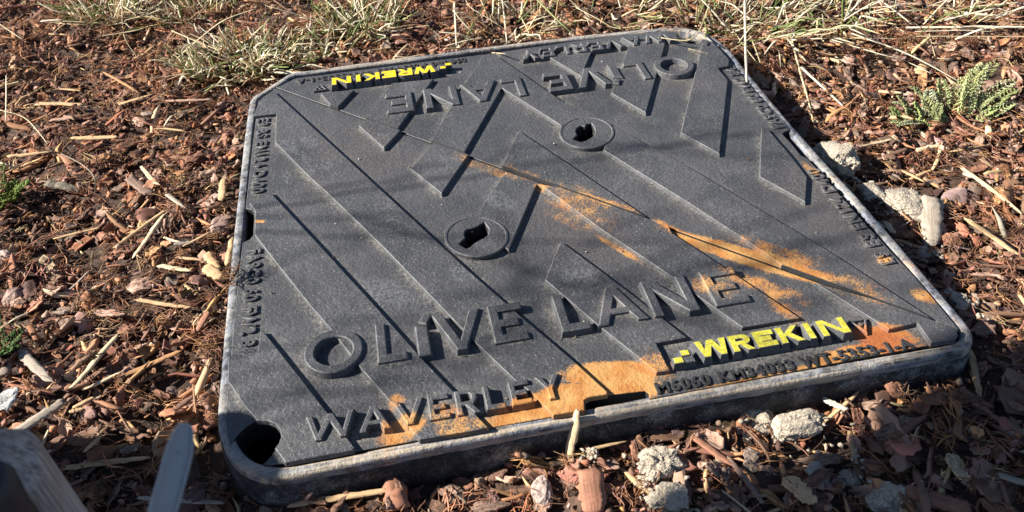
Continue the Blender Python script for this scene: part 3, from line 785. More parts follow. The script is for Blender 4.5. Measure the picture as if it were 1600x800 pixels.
# ------------------------------------------------------------------ naming where a piece lies
def where(x, y, u, v):
    MARK = [((-.34, -.03), "the notch in the frame's left side"), ((-.34, .20), "the upper left side of the frame"), ((-.34, -.20), "the lower left side of the frame"), ((-.31, .34), "the cut far left corner of the frame"),
            ((-.33, -.34), "the rounded near left corner of the frame"), ((.32, -.35), "the near right corner of the frame"), ((.33, .02), "the notch in the frame's right side"), ((.34, .20), "the far right side of the frame"), ((.34, -.15), "the lower right side of the frame"),
            ((.31, .34), "the rounded far right corner of the frame"), ((0, .35), "the middle of the frame's far side"), ((-.18, .35), "the painted badge on the far side"), ((.03, -.35), "the notch in the frame's near side"), ((-.15, -.35), "the near side of the frame below the big lettering"),
            ((.2, -.35), "the near side of the frame below the worn badge"),
            ((-.40, -.33), "the translucent cable tie"), ((.55, .18), "the silvery feathery plant"), ((-.29, .45), "the big dry grass tuft"), ((-.60, .05), "the small green plant at the left edge"), ((-.55, .60), "the grass tuft in the far left"), ((.42, .02), "the pale soil clods"), ((.17, -.40), "the long pale soil clod"), ((.07, -.43), "the crumbly soil clods"), ((.55, .42), "the fallen straw at far right"), ((-.52, -.16), "the white shard at the left edge"), ((.35, -.40), "the deep shade in the near right")]
    d = [((x - a) ** 2 + (y - b) ** 2, t, a, b) for (a, b), t in MARK]
    d.sort(); q, t, a, b = d[0]
    dist = math.sqrt(q)
    dx, dy = x - a, y - b
    side = ('right of' if dx > 0 else 'left of') if abs(dx) > abs(dy) else ('beyond' if dy > 0 else 'in front of')
    near = 'just ' if dist < .05 else ('well ' if dist > .14 else '')
    return near + side + ' ' + t
labels_used = {}
def uniq(first, x, y, u, v, tail=''):
    """a label from looks and place; if it is taken, add what part of the picture it is in"""
    cands = [f"{first} {where(x, y, u, v)}", ]
    hcol = ['far left', 'left', 'centre left', 'centre right', 'right', 'far right'][int(np.clip(u / 1600 * 6, 0, 5))]
    hrow = ['top', 'upper', 'middle', 'lower', 'bottom'][int(np.clip(v / 800 * 5, 0, 4))]
    for c in cands:
        if c not in labels_used: labels_used[c] = 1; return c
    return None

def shape_words(kind, V, sz, rnk):
    return ''
SIZEW = ['tiny', 'small', 'medium', 'large', 'very large']

def own_object(name, V, F, lc, col, mat, smooth=False):
    b = Bag(); ctr = np.array([V[:, 0].mean(), V[:, 1].mean(), V[:, 2].min()])
    b.add(V - ctr, F, lc, col); o = b.build(name, mat, None, smooth); o.location = ctr
    return o

hero_chip, hero_spl = [], []      # (V,F,lc,colname,col,desc)
# pieces traced one by one: x0,y0,x1,y1 = ends, width in photograph pixels, colour, kind (c chip, s splinter, w broad stick)
HERO = '''52 152 125 153 7 tan s;86 128 122 132 4 tan s;180 148 232 135 5 tan s;257 153 330 151 6 pink s;73 175 107 171 7 pink s;160 110 212 138 4 orange s;60 24 94 21 4 cream s
212 160 238 166 14 grey c;202 172 220 180 16 pink c;12 245 77 237 6 tan s;107 206 180 203 8 tan s;197 268 232 296 13 greybrown w;220 260 247 287 6 pale s;258 297 286 318 6 silver s;175 375 255 315 6 tan s
203 387 253 318 6 pale s;80 362 152 344 5 tan s;268 372 300 370 7 silver s;325 357 283 378 4 tan s;318 384 336 408 13 tan w;273 390 312 394 6 tan s;352 402 357 358 9 tan s;281 245 315 222 26 red c
230 262 246 244 13 pink c;252 240 266 250 14 pink c;342 300 345 268 9 tan s;222 372 242 384 22 orange c;2 396 30 380 10 rust c;345 224 384 206 20 greybrown c;2 462 36 455 24 pink c;62 436 92 444 24 pink c
66 470 108 464 30 grey c;184 440 246 422 28 pink c;204 455 297 467 7 tan s;242 405 295 412 7 pale s;316 402 342 422 16 tan w;128 472 188 486 20 pink c;170 502 212 492 20 red c
110 600 181 516 8 pale s;125 597 180 570 6 pale s;185 580 280 542 9 orange w;25 540 75 588 12 silver w;84 500 108 496 18 greybrown c;36 494 50 520 8 rust s;325 470 303 505 9 red s
312 584 334 600 18 greybrown c;10 667 92 612 14 silver w;100 618 136 600 7 tan s;92 716 226 703 8 tan w;128 702 158 675 6 tan s;272 640 303 618 8 brown s;178 697 222 684 18 grey c;50 703 73 691 4 pale s
86 755 126 742 6 brown s;217 774 347 781 7 silver s;97 625 121 620 6 tan s;100 525 135 500 12 brown c;180 556 215 552 22 brown c;182 570 205 563 16 pink c
450 775 605 750 9 tan w;522 772 563 714 13 brown c;680 742 730 768 36 greybrown c;700 728 745 745 24 red c;728 786 800 775 26 greybrown c;748 726 798 716 22 brown c;604 792 612 758 16 pink c
1031 674 1034 712 16 red c;990 670 995 708 13 red c;924 725 930 794 34 red w;838 742 852 788 28 pink c;898 646 888 714 9 pale s;918 692 980 676 5 tan s;938 708 972 716 18 pink c
1102 752 1130 768 24 red c;1108 704 1116 730 14 pink c;1086 668 1150 712 10 red s;1140 700 1196 770 8 greybrown w;1030 750 1064 768 10 red c;1090 712 1106 722 12 pink c;1160 700 1202 712 22 grey c;1130 755 1182 795 3 pale s
1300 596 1346 580 30 brown c;1388 580 1420 606 26 red c;1245 631 1308 575 6 tan s;1290 612 1330 628 9 cream w;1352 606 1392 616 24 greybrown c;1340 612 1352 646 18 red c;1331 663 1341 712 7 tan s;1360 662 1445 640 30 greybrown c
1232 708 1326 700 20 greybrown c;1190 712 1218 720 18 pink c;1160 688 1192 700 24 grey c;1482 692 1525 742 26 pale c;1525 530 1542 597 8 tan w;1507 590 1560 620 9 brown w;1500 612 1545 606 16 brown c
1455 300 1460 368 26 silver w;1480 345 1502 370 26 red c;1507 257 1600 327 6 pale s;1512 335 1600 400 8 tan w;1505 254 1550 246 18 red c;1558 252 1586 246 20 rust c;1330 214 1334 236 9 tan s;1350 220 1395 211 4 pale s
1437 221 1474 214 7 pale s;1425 270 1460 254 5 tan s;1408 256 1448 276 4 tan s;1400 364 1446 376 7 orange s;1385 340 1398 358 7 pale s;1412 345 1430 362 16 orange c;1482 300 1497 322 11 orange c;1365 274 1425 284 22 red c
1442 274 1482 268 11 grey c;1270 88 1300 94 15 greybrown c;1508 58 1530 82 18 greybrown c;1560 72 1590 70 13 grey c;1560 112 1584 116 18 pink c;1330 118 1368 130 12 greybrown c;1258 44 1270 82 10 brown c;1325 90 1332 122 12 greybrown c
1440 100 1450 84 12 tan w;1375 136 1412 139 6 pale s;1232 108 1262 118 14 grey c;1470 22 1500 38 12 red c;1540 460 1590 480 18 red c;1520 410 1580 430 16 pink c;1555 350 1592 372 20 pink c;1500 470 1530 488 12 greybrown c
1540 540 1600 560 22 brown c;1420 700 1460 690 22 dark c;1330 670 1350 690 16 pink c;1390 672 1400 700 12 red c;1240 770 1300 720 20 brown c;1230 740 1275 780 22 tan w;1420 760 1520 790 24 red w;1540 760 1600 790 18 red c
1090 790 1140 782 18 pink c;620 720 640 752 10 brown c;660 770 700 790 22 brown c;470 745 520 760 12 brown c;560 772 600 780 16 dark c;250 120 262 134 10 pink c;460 110 496 102 8 red c;380 100 410 92 8 red c
20 200 70 188 10 greybrown c;130 218 160 206 12 red c;60 320 100 330 10 brown c;110 420 150 410 8 rust c;30 590 60 600 10 brown c;240 660 275 648 9 red c;140 640 175 655 10 brown c;230 600 262 610 10 red c'''
items = [t.split() for ln in HERO.split('\n') for t in ln.strip().split(';')]
for hi_, it in enumerate(items):
    x0, y0, x1, y1, wp = map(float, it[:5]); cname, kd = it[5], it[6]
    zg = float(ground_h(*at((x0 + x1) / 2, (y0 + y1) / 2, -.02)[:2]))
    a, b = at(x0, y0, zg), at(x1, y1, zg); mid = (a + b) / 2
    _, _, zc = pix(mid)
    L = np.linalg.norm(b - a); Wd = wp * zc[0] / FPX
    Wd *= 1.25 if kd == 'c' else 1.3
    yaw = math.atan2(b[1] - a[1], b[0] - a[0]); sd = 9000 + hi_ * 7
    col = np.clip(np.array(PAL[cname]) * random.uniform(.88, 1.15), 0, .8)
    if kd == 'c':
        Tn = min(.010, max(.0025, .16 * min(L, Wd))) * random.uniform(.8, 1.4)
        V, F, lc = chip_geo(L, Wd, Tn, sd, 26, (.22, .45, .66, .84, .95, 1.0), .20, .22, True); tl = .20; q = .62
    else:
        Tn = Wd * random.uniform(.28, .45) if kd == 's' else Wd * .28
        V, F, lc = splinter_geo(L, Wd, Tn, sd, 16, 9, .022 if kd == 's' else .015, .06, .6 if kd == 's' else .9, .035); tl = .05; q = .86
    V = V @ rotm(yaw, random.gauss(0, tl), random.gauss(0, tl * .7)).T + np.array([mid[0], mid[1], 0])
    if hi_ >= 0 and (abs(x0 - 898) < 1 and abs(y0 - 646) < 1):     # splinter leaning on the rim
        A = at(903, 641, .0065); B = at(888, 716, -.035)
        d = A - B; L = np.linalg.norm(d); d /= L
        sx = np.cross(d, np.array([0, 0, 1.0])); sx /= np.linalg.norm(sx); up = np.cross(sx, d)
        V, F, lc = splinter_geo(L, .0082, .0024, sd, 14, 9, .012, .03, .95, .02)
        V = np.stack([V @ np.array([d[i], sx[i], up[i]]) for i in range(3)], 1) + (A + B) / 2
    else:
        Vs = settle(V, q); nt_ = 0
        while Vs is None and nt_ < 14:                            # slide it off the frame
            o_ = mid[:2] / np.linalg.norm(mid[:2]); V = V + np.array([o_[0], o_[1], 0]) * .004; nt_ += 1; Vs = settle(V, q)
        if Vs is None: continue
        V = Vs
    u, v, zc = pix(V.mean(0))
    (hero_chip if kd == 'c' else hero_spl).append((V, flat(F), lc, cname, col, L, Wd, u[0], v[0], zc[0], kd))

# the largest loose pieces become things of their own
chips = [p for p in pieces if p[0] == 'chip' and p[10]]
spls = [p for p in pieces if p[0] == 'splinter' and p[10]]
def onscreen(p): return 8 < p[7] < 1592 and 8 < p[8] < 792
chips = sorted([p for p in chips if onscreen(p)], key=lambda p: -p[6] / p[9])[:300 - len(hero_chip)]
spls = sorted([p for p in spls if onscreen(p)], key=lambda p: -p[6] / p[9])[:300 - len(hero_spl)]
keep = set(id(p) for p in chips) | set(id(p) for p in spls)

allp = []
for V, F, lc, cn, col, L, Wd, u, v, zc, kd in hero_chip + hero_spl:
    allp.append(dict(V=V, F=F, lc=lc, cn=cn, col=col, L=L, W=Wd, u=u, v=v, kd=kd, hero=True))
for p in chips + spls:
    V = p[1]; allp.append(dict(V=V, F=p[2], lc=p[3], cn=p[4], col=p[5], L=p[6], W=p[6] * .5, u=p[7], v=p[8], kd='c' if p[0] == 'chip' else 's', hero=False))
allp.sort(key=lambda d: -(d['L'] * 1000))
def words(d):
    Lc = d['L'] * 100; isc = d['kd'] == 'c'
    V = d['V']; th = np.ptp(V[:, 2]) / max(.004, d['L'])
    if isc:
        sz = 'broad' if Lc > 4.2 else ('big' if Lc > 3.2 else ('medium' if Lc > 2.4 else 'small'))
        asp = d['L'] / max(d['W'], .001)
        nm = ('narrow bark strip' if asp > 3 else 'flat bark flake' if th < .28 else 'tilted bark chip' if th < .5 else 'upturned bark chip')
    else:
        sz = 'very long' if Lc > 9 else ('long' if Lc > 6 else ('medium' if Lc > 4 else 'short'))
        nm = 'wood stick' if d['kd'] == 'w' else ('wood splinter' if th < .25 else 'raised wood splinter')
    return sz, CW[d['cn']], nm
seen = {}
for d in allp:
    c = d['V'].mean(0); s, cw, nm = words(d)
    d['lab'] = f"{s} {cw} {nm} {where(c[0], c[1], d['u'], d['v'])}"
    seen.setdefault(d['lab'], []).append(d)
for lab, ds in seen.items():
    if len(ds) < 2: continue
    ds.sort(key=lambda d: d['u'])
    if len(ds) == 2: nm_ = ['the left one of two', 'the right one of two']
    elif len(ds) == 3: nm_ = ['leftmost of three', 'middle one of three', 'rightmost of three']
    else: nm_ = None
    for i, d in enumerate(ds):
        if nm_: d['lab'] = lab + ', ' + nm_[i]
        else:
            d['lab'] = lab + (', leftmost of its kind there' if i == 0 else ', rightmost of its kind there' if i == len(ds) - 1 else ', in the middle of its kind there')
        wl = d['lab'].split()
        if len(wl) > 16:
            d['lab'] = ' '.join(d['lab'].replace('the left one of two', 'left one').replace('the right one of two', 'right one').replace('leftmost of three', 'leftmost').replace('middle one of three', 'middle').replace('rightmost of three', 'rightmost').replace(' of its kind there', '').split())
for d in allp:
    isc = d['kd'] == 'c'
    o = own_object('bark_chip' if isc else 'wood_splinter', d['V'], d['F'], d['lc'], d['col'], M_CHIP if isc else M_WOOD)
    lb = d['lab'].replace('left side of the frame', 'left frame side').replace('right side of the frame', 'right frame side').replace(' corner of the frame', ' frame corner').replace('side of the frame', 'frame side')
    tag(o, ' '.join(lb.split()[:16]), 'bark chip' if isc else 'wood splinter', 'larger bark chips of the mulch' if isc else 'larger wood splinters in the mulch')
bagc, bagw = Bag(), Bag()
for p in pieces:
    if id(p) in keep: continue
    (bagc if p[0] in ('chip', 'crumb') else bagw).add(p[1], p[2], p[3], p[5])
tag(bagc.build('bark_mulch', M_CHIP), 'bed of small reddish brown bark bits all round the manhole', 'mulch', kind='stuff')
tag(bagw.build('mulch_fibres', M_WOOD), 'fine brown fibres and slivers of wood scattered through the bark bed', 'mulch', kind='stuff')

# ------------------------------------------------------------------ soil clods and stones
BAGS = Bag()
def clod(label, px, py, wp, hp, name='soil_clod', mat=None, rough=.22, seed=0, flatn=.6, group='pale dry soil clods', cat='soil clod', sub=5, sink=.70):
    zg = hval(*at(px, py, -.03)[:2]); c = at(px, py, zg + .004); _, _, zc = pix(c)
    big_ = .97 if name == 'soil_clod' else 1.0; w_ = wp * zc[0] / FPX * big_; d_ = hp * zc[0] / FPX * 1.25 * big_; h_ = min(w_, d_) * flatn * big_
    bm = bmesh.new(); bmesh.ops.create_icosphere(bm, subdivisions=sub, radius=1.0)
    P = np.array([v.co[:] for v in bm.verts])
    r = 1 + rough * 1.1 * fnoise(P, 2.1, seed, 2) - rough * .8 * np.abs(fnoise(P, 3.6, seed + 1, 2)) + rough * .55 * np.floor(fnoise(P, 5.0, seed + 4, 2) * 2.5) / 2.5 + rough * .30 * fnoise(P, 13, seed + 2, 3) + rough * .2
    pr_ = np.random.default_rng(seed); r *= 1 + pr_.normal(0, .010, len(P))
    for _ in range(3):                                        # broken faces
        nn_ = pr_.normal(size=3); nn_[2] = abs(nn_[2]) * .7; nn_ /= np.linalg.norm(nn_); dd = P @ nn_ * r; lim = pr_.uniform(.74, .92); r = np.where(dd > lim, r * (lim + (dd - lim) * .40) / np.maximum(dd, 1e-6), r)
    P = np.sign(P) * np.abs(P) ** .9 * r[:, None] * np.array([w_ / 2, d_ / 2, h_ / 2])
    for v, q in zip(bm.verts, P): v.co = q
    me = bpy.data.meshes.new(name); bm.to_mesh(me); bm.free()
    if name == 'soil_clod':                                    # crumbs broken off it lie about
        for _ in range(int(7 + wp * .22)):
            V_, F_, l_ = random.choice(LIB['crumb']); a_ = random.uniform(0, 6.28); q_ = random.uniform(.35, .95)
            W_ = (V_ * random.uniform(.002, .008)) @ rotm(a_, random.gauss(0, .5), random.gauss(0, .5)).T + np.array([c[0] + math.cos(a_) * w_ * q_, c[1] + math.sin(a_) * d_ * q_, 0])
            W_ = settle(W_)
            if W_ is not None: BAGS.add(W_, F_, l_, np.array((.36, .295, .22)) * random.uniform(.6, 1.1))
    o = link(name, me, mat or M_CLOD); o.location = (c[0], c[1], zg + h_ / 2 * (1 - sink) - .002)
    tag(o, label, cat, group)
    return o
clod('tall craggy pale clod against the right rim beside the notch', 1312, 250, 58, 62, seed=11, flatn=.9, rough=.26)
clod('rounded pea sized pale crumb between the two craggy clods', 1342, 281, 14, 12, seed=12, sub=3)
clod('rough narrow pale clod in the middle of the right rim clods', 1362, 297, 38, 40, seed=13, rough=.3)
clod('broad smooth pale clod under the upright grey plank', 1415, 316, 82, 56, seed=14, flatn=.45)
clod('small pale ball of soil in the shadow of the right rim', 1376, 328, 18, 17, seed=15, sub=3)
clod('crumbled pale clod by the lower right rim beside the reddish chip', 1438, 394, 52, 30, seed=16, rough=.34)
clod('knobbly pale clod near the right corner of the frame', 1496, 466, 46, 32, seed=17, rough=.42)
clod('small grey lump beside the knobbly clod at the right corner', 1536, 508, 14, 12, seed=18, sub=3)
clod('long pale clod lying in front of the worn yellow badge, right half', 1250, 664, 96, 44, seed=19, flatn=.7, rough=.26)
clod('lumpy pale clod in front of the worn yellow badge, left half', 1180, 650, 70, 44, seed=20, rough=.36)
clod('crumbly grey clod in front of the near notch, the upper one', 1030, 718, 66, 46, seed=21, rough=.45)
clod('crumbly grey clod at the bottom middle, below the other crumbly one', 1046, 772, 66, 40, seed=22, rough=.40)
clod('grainy grey clod at the bottom edge in the deep shade', 1392, 778, 62, 46, seed=23, rough=.4)
clod('smaller grainy grey clod left of the shaded one at the bottom edge', 1330, 742, 34, 30, seed=24, rough=.4)
clod('loose grey crumbs beside the pale splinter propped on the rim', 925, 705, 22, 18, seed=25, rough=.5)
tag(BAGS.build('soil_crumbs', M_CLOD), 'pale dry soil crumbs scattered round the clods', 'soil', kind='stuff')
M_STONE = plain('pinkish_stone', (.30, .19, .15), .8, (160, .0012))
clod('round pinkish stone beside the left rim below the notch level', 343, 350, 31, 36, 'pebble', M_STONE, .10, 31, .75, 'pebbles in the mulch', 'pebble', 4)
clod('knobbly pale pink stone at the left edge of the picture', 20, 460, 34, 34, 'pebble', M_STONE, .16, 32, .7, 'pebbles in the mulch', 'pebble', 4)
clod('grey pink stone leaning in the near bark below the frame', 845, 764, 32, 44, 'pebble', plain('pale_stone', (.38, .29, .25), .8, (160, .0012)), .14, 33, .8, 'pebbles in the mulch', 'pebble', 4)
for px_, py_, sz_, n_, lab_ in [(352, 436, .036, 9, 'dark tangle of bark fibres spilling over the left rim below the notch'), (338, 492, .040, 8, 'brown fibre tangle against the lower left rim'), (318, 520, .046, 8, 'spiky bunch of reddish fibres left of the lower left rim')]:
    bt = Bag(); g_ = at(px_, py_, .004)
    for _ in range(n_):
        V_, F_, l_ = random.choice(LIB['shred']); W_ = (V_ * sz_ * random.uniform(.5, 1)) @ rotm(random.uniform(0, 6.28), random.gauss(0, .5), random.gauss(0, .5)).T
        W_ = settle(W_ + np.array([g_[0] + random.gauss(0, .006), g_[1] + random.gauss(0, .008), 0]), .6, True); bt.add(W_, F_, l_, np.array(PAL[random.choice(['brown', 'red', 'orange', 'dark'])]))
    tag(bt.build('fibre_tangle', M_WOOD), lab_, 'bark fibres', 'tangles of bark fibre at the left rim')
# grit lying on the lid
bt = Bag()
for _ in range(420):
    gx_, gy_ = random.uniform(-.31, .31), random.uniform(-.31, .31)
    if random.random() < .35: gx_, gy_ = random.gauss(-.1, .12), random.gauss(-.2, .10)
    if not inside(offset(OUTS, -.014), np.array([gx_]), np.array([gy_]))[0]: continue
    V_, F_, l_ = random.choice(LIB['crumb']); W_ = (V_ * (.0008 + .0026 * random.random() ** 4)) @ rotm(random.uniform(0, 6.28), random.gauss(0, .4), 0).T
    bt.add(W_ + np.array([gx_, gy_, .0006 - W_[:, 2].min() * .6]), F_, l_, np.array(random.choice([(.55, .5, .42), (.40, .19, .06), (.10, .08, .07), (.28, .25, .22), (.10, .08, .07)])) * random.uniform(.8, 1.2))
tag(bt.build('grit', M_CLODC), 'scattered pale and rusty grit lying on the iron cover', 'grit', kind='stuff')
# white shard
zg = hval(*at(14, 628, -.02)[:2])
V, F, lc = chip_geo(.030, .022, .003, 777, 18, (.4, .7, .9, 1.0), .3, .25, True)
V = V @ rotm(.9, .35, -.15).T + np.append(at(15, 626, zg + .006)[:2], zg + .010)
tag(own_object('white_shard', V, flat(F), lc, (.72, .70, .64), M_CHIP), 'jagged white papery shard at the left edge above the fibrous stick', 'shard')
V, F, lc = splinter_geo(.052, .013, .011, 778, 12, 9, .04, .04, .9)
p_ = at(102, 298, hval(*at(102, 298, -.02)[:2])); V = V @ rotm(-.45, 0, .05).T + p_ + np.array([0, 0, .006])
tag(own_object('lichened_stick', V, flat(F), lc, (.20, .165, .12), M_CHIP), 'short fat grey stick by the small green plant at the left edge', 'stick')

# ------------------------------------------------------------------ straw stalks
def ribbon(pts, wd, seg, col, bag, seed, th=.35, tip=.25):
    """bent blade or stalk through 3-D points"""
    P = np.array(pts, float); n = len(P)
    tt = np.linspace(0, n - 1, seg)
    Q = []
    for t in tt:                                      # Catmull-Rom
        i = min(int(t), n - 2); f = t - i
        p0, p1, p2, p3 = P[max(i - 1, 0)], P[i], P[i + 1], P[min(i + 2, n - 1)]
        Q.append(.5 * ((2 * p1) + (-p0 + p2) * f + (2 * p0 - 5 * p1 + 4 * p2 - p3) * f * f + (-p0 + 3 * p1 - 3 * p2 + p3) * f ** 3))
    Q = np.array(Q); D = np.gradient(Q, axis=0); D /= np.maximum(np.linalg.norm(D, axis=1, keepdims=True), 1e-9)
    up = np.array([0, 0, 1.0]); r = np.random.default_rng(seed); up = up + r.normal(0, .5, 3)
    S = np.cross(D, up); S /= np.maximum(np.linalg.norm(S, axis=1, keepdims=True), 1e-6); U = np.cross(S, D)
    wv = wd / 2 * np.interp(np.linspace(0, 1, seg), [0, .15, .7, 1], [.75, 1, .9, tip])
    V, lc = [], []; l0 = r.uniform(-5, 5, 3)
    for k_ in range(seg):
        for a in (0, 2.1, 4.2):
            V.append(Q[k_] + S[k_] * math.cos(a) * wv[k_] + U[k_] * math.sin(a) * wv[k_] * th)
            lc.append(l0 + np.array([k_ * .006, math.cos(a) * wv[k_], math.sin(a) * wv[k_]]))
    F = []
    for k_ in range(seg - 1):
        for i in range(3):
            j = (i + 1) % 3; F.append((k_ * 3 + i, k_ * 3 + j, (k_ + 1) * 3 + j, (k_ + 1) * 3 + i))
    F += [(2, 1, 0), tuple((seg - 1) * 3 + i for i in range(3))]
    bag.add(np.array(V), flat(F), np.array(lc), col)

STRAWC = (.70, .58, .36); WHITEC = (.82, .74, .55); GREENC = (.19, .25, .075); DULLG = (.33, .34, .14)
# photograph points with a height above the mulch (mm), width (mm), colour
STALK = [
 ([(1164, 0, 55), (1165, 60, 35), (1167, 128, 14)], 3.0, WHITEC, 'thick straight pale stalk standing over the far right rim'),
 ([(1224, 0, 30), (1236, 55, 16), (1250, 110, 8), (1263, 155, 5), (1271, 190, 2)], 2.3, STRAWC, 'long bent straw stalk right of the thick straight one'),
 ([(1252, 105, 7), (1285, 135, 5), (1317, 165, 3)], 3.0, WHITEC, 'short white stalk touching the long bent one'),
 ([(1276, 60, 8), (1350, 60, 9), (1430, 61, 8)], 1.8, STRAWC, 'level straw stalk crossing at the top of the fallen straw'),
 ([(1275, 70, 8), (1300, 85, 7), (1331, 104, 4)], 2.4, WHITEC, 'shortest slanting white stalk of the fallen straw'),
 ([(1300, 62, 14), (1380, 86, 12), (1414, 95, 8), (1455, 115, 4)], 2.4, WHITEC, 'bent white stalk, middle one of the long slanting straws'),
 ([(1330, 52, 16), (1420, 85, 14), (1500, 128, 4)], 2.4, WHITEC, 'longest slanting white stalk ending above the feathery plant'),
 ([(1140, 43, 12), (1200, 35, 12), (1252, 28, 12)], 2.2, WHITEC, 'pale stalk lying across the thick straight one near the top'),
 ([(1320, 15, 16), (1370, 32, 12), (1400, 38, 8)], 2.0, STRAWC, 'curved straw stalk at the top right above the fallen straw'),
 ([(1375, 0, 20), (1400, 18, 14), (1425, 38, 5)], 2.6, WHITEC, 'thick white stalk at the top right edge of the picture'),
 ([(1455, 8, 8), (1520, 10, 8), (1590, 4, 8)], 2.2, STRAWC, 'level pale stalk at the top right corner'),
 ([(1370, 20, 26), (1395, 38, 16), (1425, 58, 6)], 1.6, STRAWC, 'thin straw stalk running down beside the thick white one'),
 ([(1110, 0, 40), (1100, 30, 26), (1088, 55, 12), (1072, 63, 8), (1053, 62, 7), (1033, 59, 6)], 1.7, STRAWC, 'hooked straw curling over the far right corner recess'),
 ([(1101, 26, 30), (1103, 45, 22), (1103, 61, 11)], 2.0, DULLG, 'short greenish stalk hanging over the far right rim'),
 ([(785, 0, 34), (789, 35, 18), (792, 66, 6)], 1.9, WHITEC, 'upright white stalk behind the middle of the far rim'),
 ([(840, 0, 40), (870, 30, 24), (900, 58, 8)], 2.2, DULLG, 'slanting pale green stalk behind the far rim'),
 ([(760, 0, 45), (742, 36, 24), (718, 76, 6)], 2.2, DULLG, 'long leaning green straw left of the upright white one'),
 ([(710, 4, 36), (712, 40, 20), (714, 82, 6)], 2.0, WHITEC, 'upright white stalk left of the leaning green straw'),
 ([(900, 12, 24), (935, 30, 16), (962, 44, 10), (1004, 39, 10)], 2.2, STRAWC, 'kinked straw stalk close behind the far rim lettering'),
 ([(815, 28, 12), (826, 50, 8), (830, 66, 4)], 1.4, STRAWC, 'thin hanging straw by the slanting green stalk'),
 ([(593, 97, 10), (630, 91, 10), (665, 84, 10)], 1.5, STRAWC, 'thin straw lying along the far rim beside the yellow badge'),
 ([(695, 76, 12), (720, 76, 11), (745, 80, 9), (790, 84, 7)], 2.0, STRAWC, 'bent straw resting on top of the far rim'),
 ([(0, 38, 14), (18, 50, 10), (36, 62, 6)], 1.6, STRAWC, 'thin stalk at the top left edge of the picture'),
 ([(192, 0, 50), (191, 30, 30), (196, 62, 16), (217, 93, 6)], 1.5, STRAWC, 'thin drooping stalk under the far left grass tuft'),
 ([(10, 118, 20), (10, 150, 14), (9, 188, 8)], 1.2, WHITEC, 'fine upright stalk at the upper left edge'),
 ([(256, 198, 8), (270, 180, 8), (300, 170, 8), (333, 156, 8)], 2.4, WHITEC, 'kinked white stalk left of the cut frame corner'),
 ([(268, 48, 20), (310, 66, 14), (350, 82, 8)], 2.0, STRAWC, 'slanting stalk on the left edge of the big tuft'),
 ([(276, 92, 10), (310, 62, 26), (350, 32, 40), (400, 14, 40)], 2.0, STRAWC, 'long arching stalk sweeping up over the big tuft'),
 ([(280, 128, 6), (290, 105, 18), (297, 88, 24)], 2.0, WHITEC, 'short white stalk standing left of the big tuft'),
 ([(330, 133, 8), (350, 134, 8), (369, 133, 8)], 2.2, WHITEC, 'short level white stalk in front of the big tuft'),
 ([(348, 120, 20), (353, 132, 12), (358, 148, 5)], 2.2, WHITEC, 'short steep pale stalk beside the level white one'),
 ([(0, 172, 6), (40, 185, 6), (75, 225, 5)], 1.2, STRAWC, 'hair thin stalk above the small green plant'),
 ([(0, 254, 12), (12, 258, 10), (26, 264, 6)], 2.0, WHITEC, 'pale stalk just above the small green plant'),
 ([(95, 240, 10), (130, 258, 14), (148, 280, 10), (147, 310, 4)], 1.2, (.30, .24, .18), 'dark wiry twig arching right of the small green plant'),
 ([(0, 515, 6), (20, 500, 8), (45, 488, 6)], 1.5, WHITEC, 'thin white stalk at the left edge below the pink stone'),
 ([(302, 600, 6), (305, 630, 8), (309, 662, 6)], 1.4, (.38, .20, .10), 'thin reddish stem hanging above the tip of the cable tie'),
 ([(182, 638, 6), (200, 668, 8), (216, 690, 6), (222, 716, 4)], 1.2, (.24, .13, .08), 'thin wiry root in front of the cable tie'),
 ([(1145, 46, 10), (1172, 84, 8), (1188, 104, 4)], 1.6, STRAWC, 'thin straw running down right of the thick straight stalk'),
 ([(1175, 62, 16), (1182, 80, 10), (1188, 98, 6)], 1.5, STRAWC, 'small straw beside the far right rim'),
 ([(1212, 70, 10), (1218, 84, 8), (1220, 104, 4)], 1.6, STRAWC, 'short straw between the thick stalk and the bent stalk'),
 ([(1228, 58, 12), (1245, 78, 10), (1260, 96, 6)], 2.0, WHITEC, 'short white stalk crossing behind the long bent stalk'),
 ([(1452, 52, 8), (1456, 70, 6), (1461, 88, 4)], 1.6, STRAWC, 'short straw standing right of the fallen straws'),
 ([(1418, 75, 8), (1455, 68, 9), (1495, 66, 8)], 1.5, STRAWC, 'thin level straw right of the fallen straws'),
 ([(1322, 0, 26), (1335, 30, 16), (1360, 50, 8)], 1.6, GREENC, 'fresh green blade at the top right above the fallen straw'),
 ([(1262, 15, 26), (1285, 40, 16), (1310, 54, 6)], 1.5, GREENC, 'green blade at the top above the level straw'),
]
for k_, (pts, wmm, c, lab) in enumerate(STALK):
    P3 = []
    for (x, y, hmm) in pts:
        g = at(x, y, 0)
        z = max(hval(*at(x, y, hmm / 1000 - .02)[:2]), -.05) + hmm / 1000
        P3.append(at(x, y, z))
    ctr = np.array([*np.mean(P3, 0)[:2], min(p[2] for p in P3)])
    b = Bag(); ribbon([p - ctr for p in P3], wmm / 1000 * 1.75, 14, np.array(c) * random.uniform(.85, 1.1), b, 2000 + k_, .55, .6)
    o = b.build('grass_stalk', M_GRASS); o.location = ctr
    tag(o, lab, 'grass stalk', 'loose dry grass stalks')

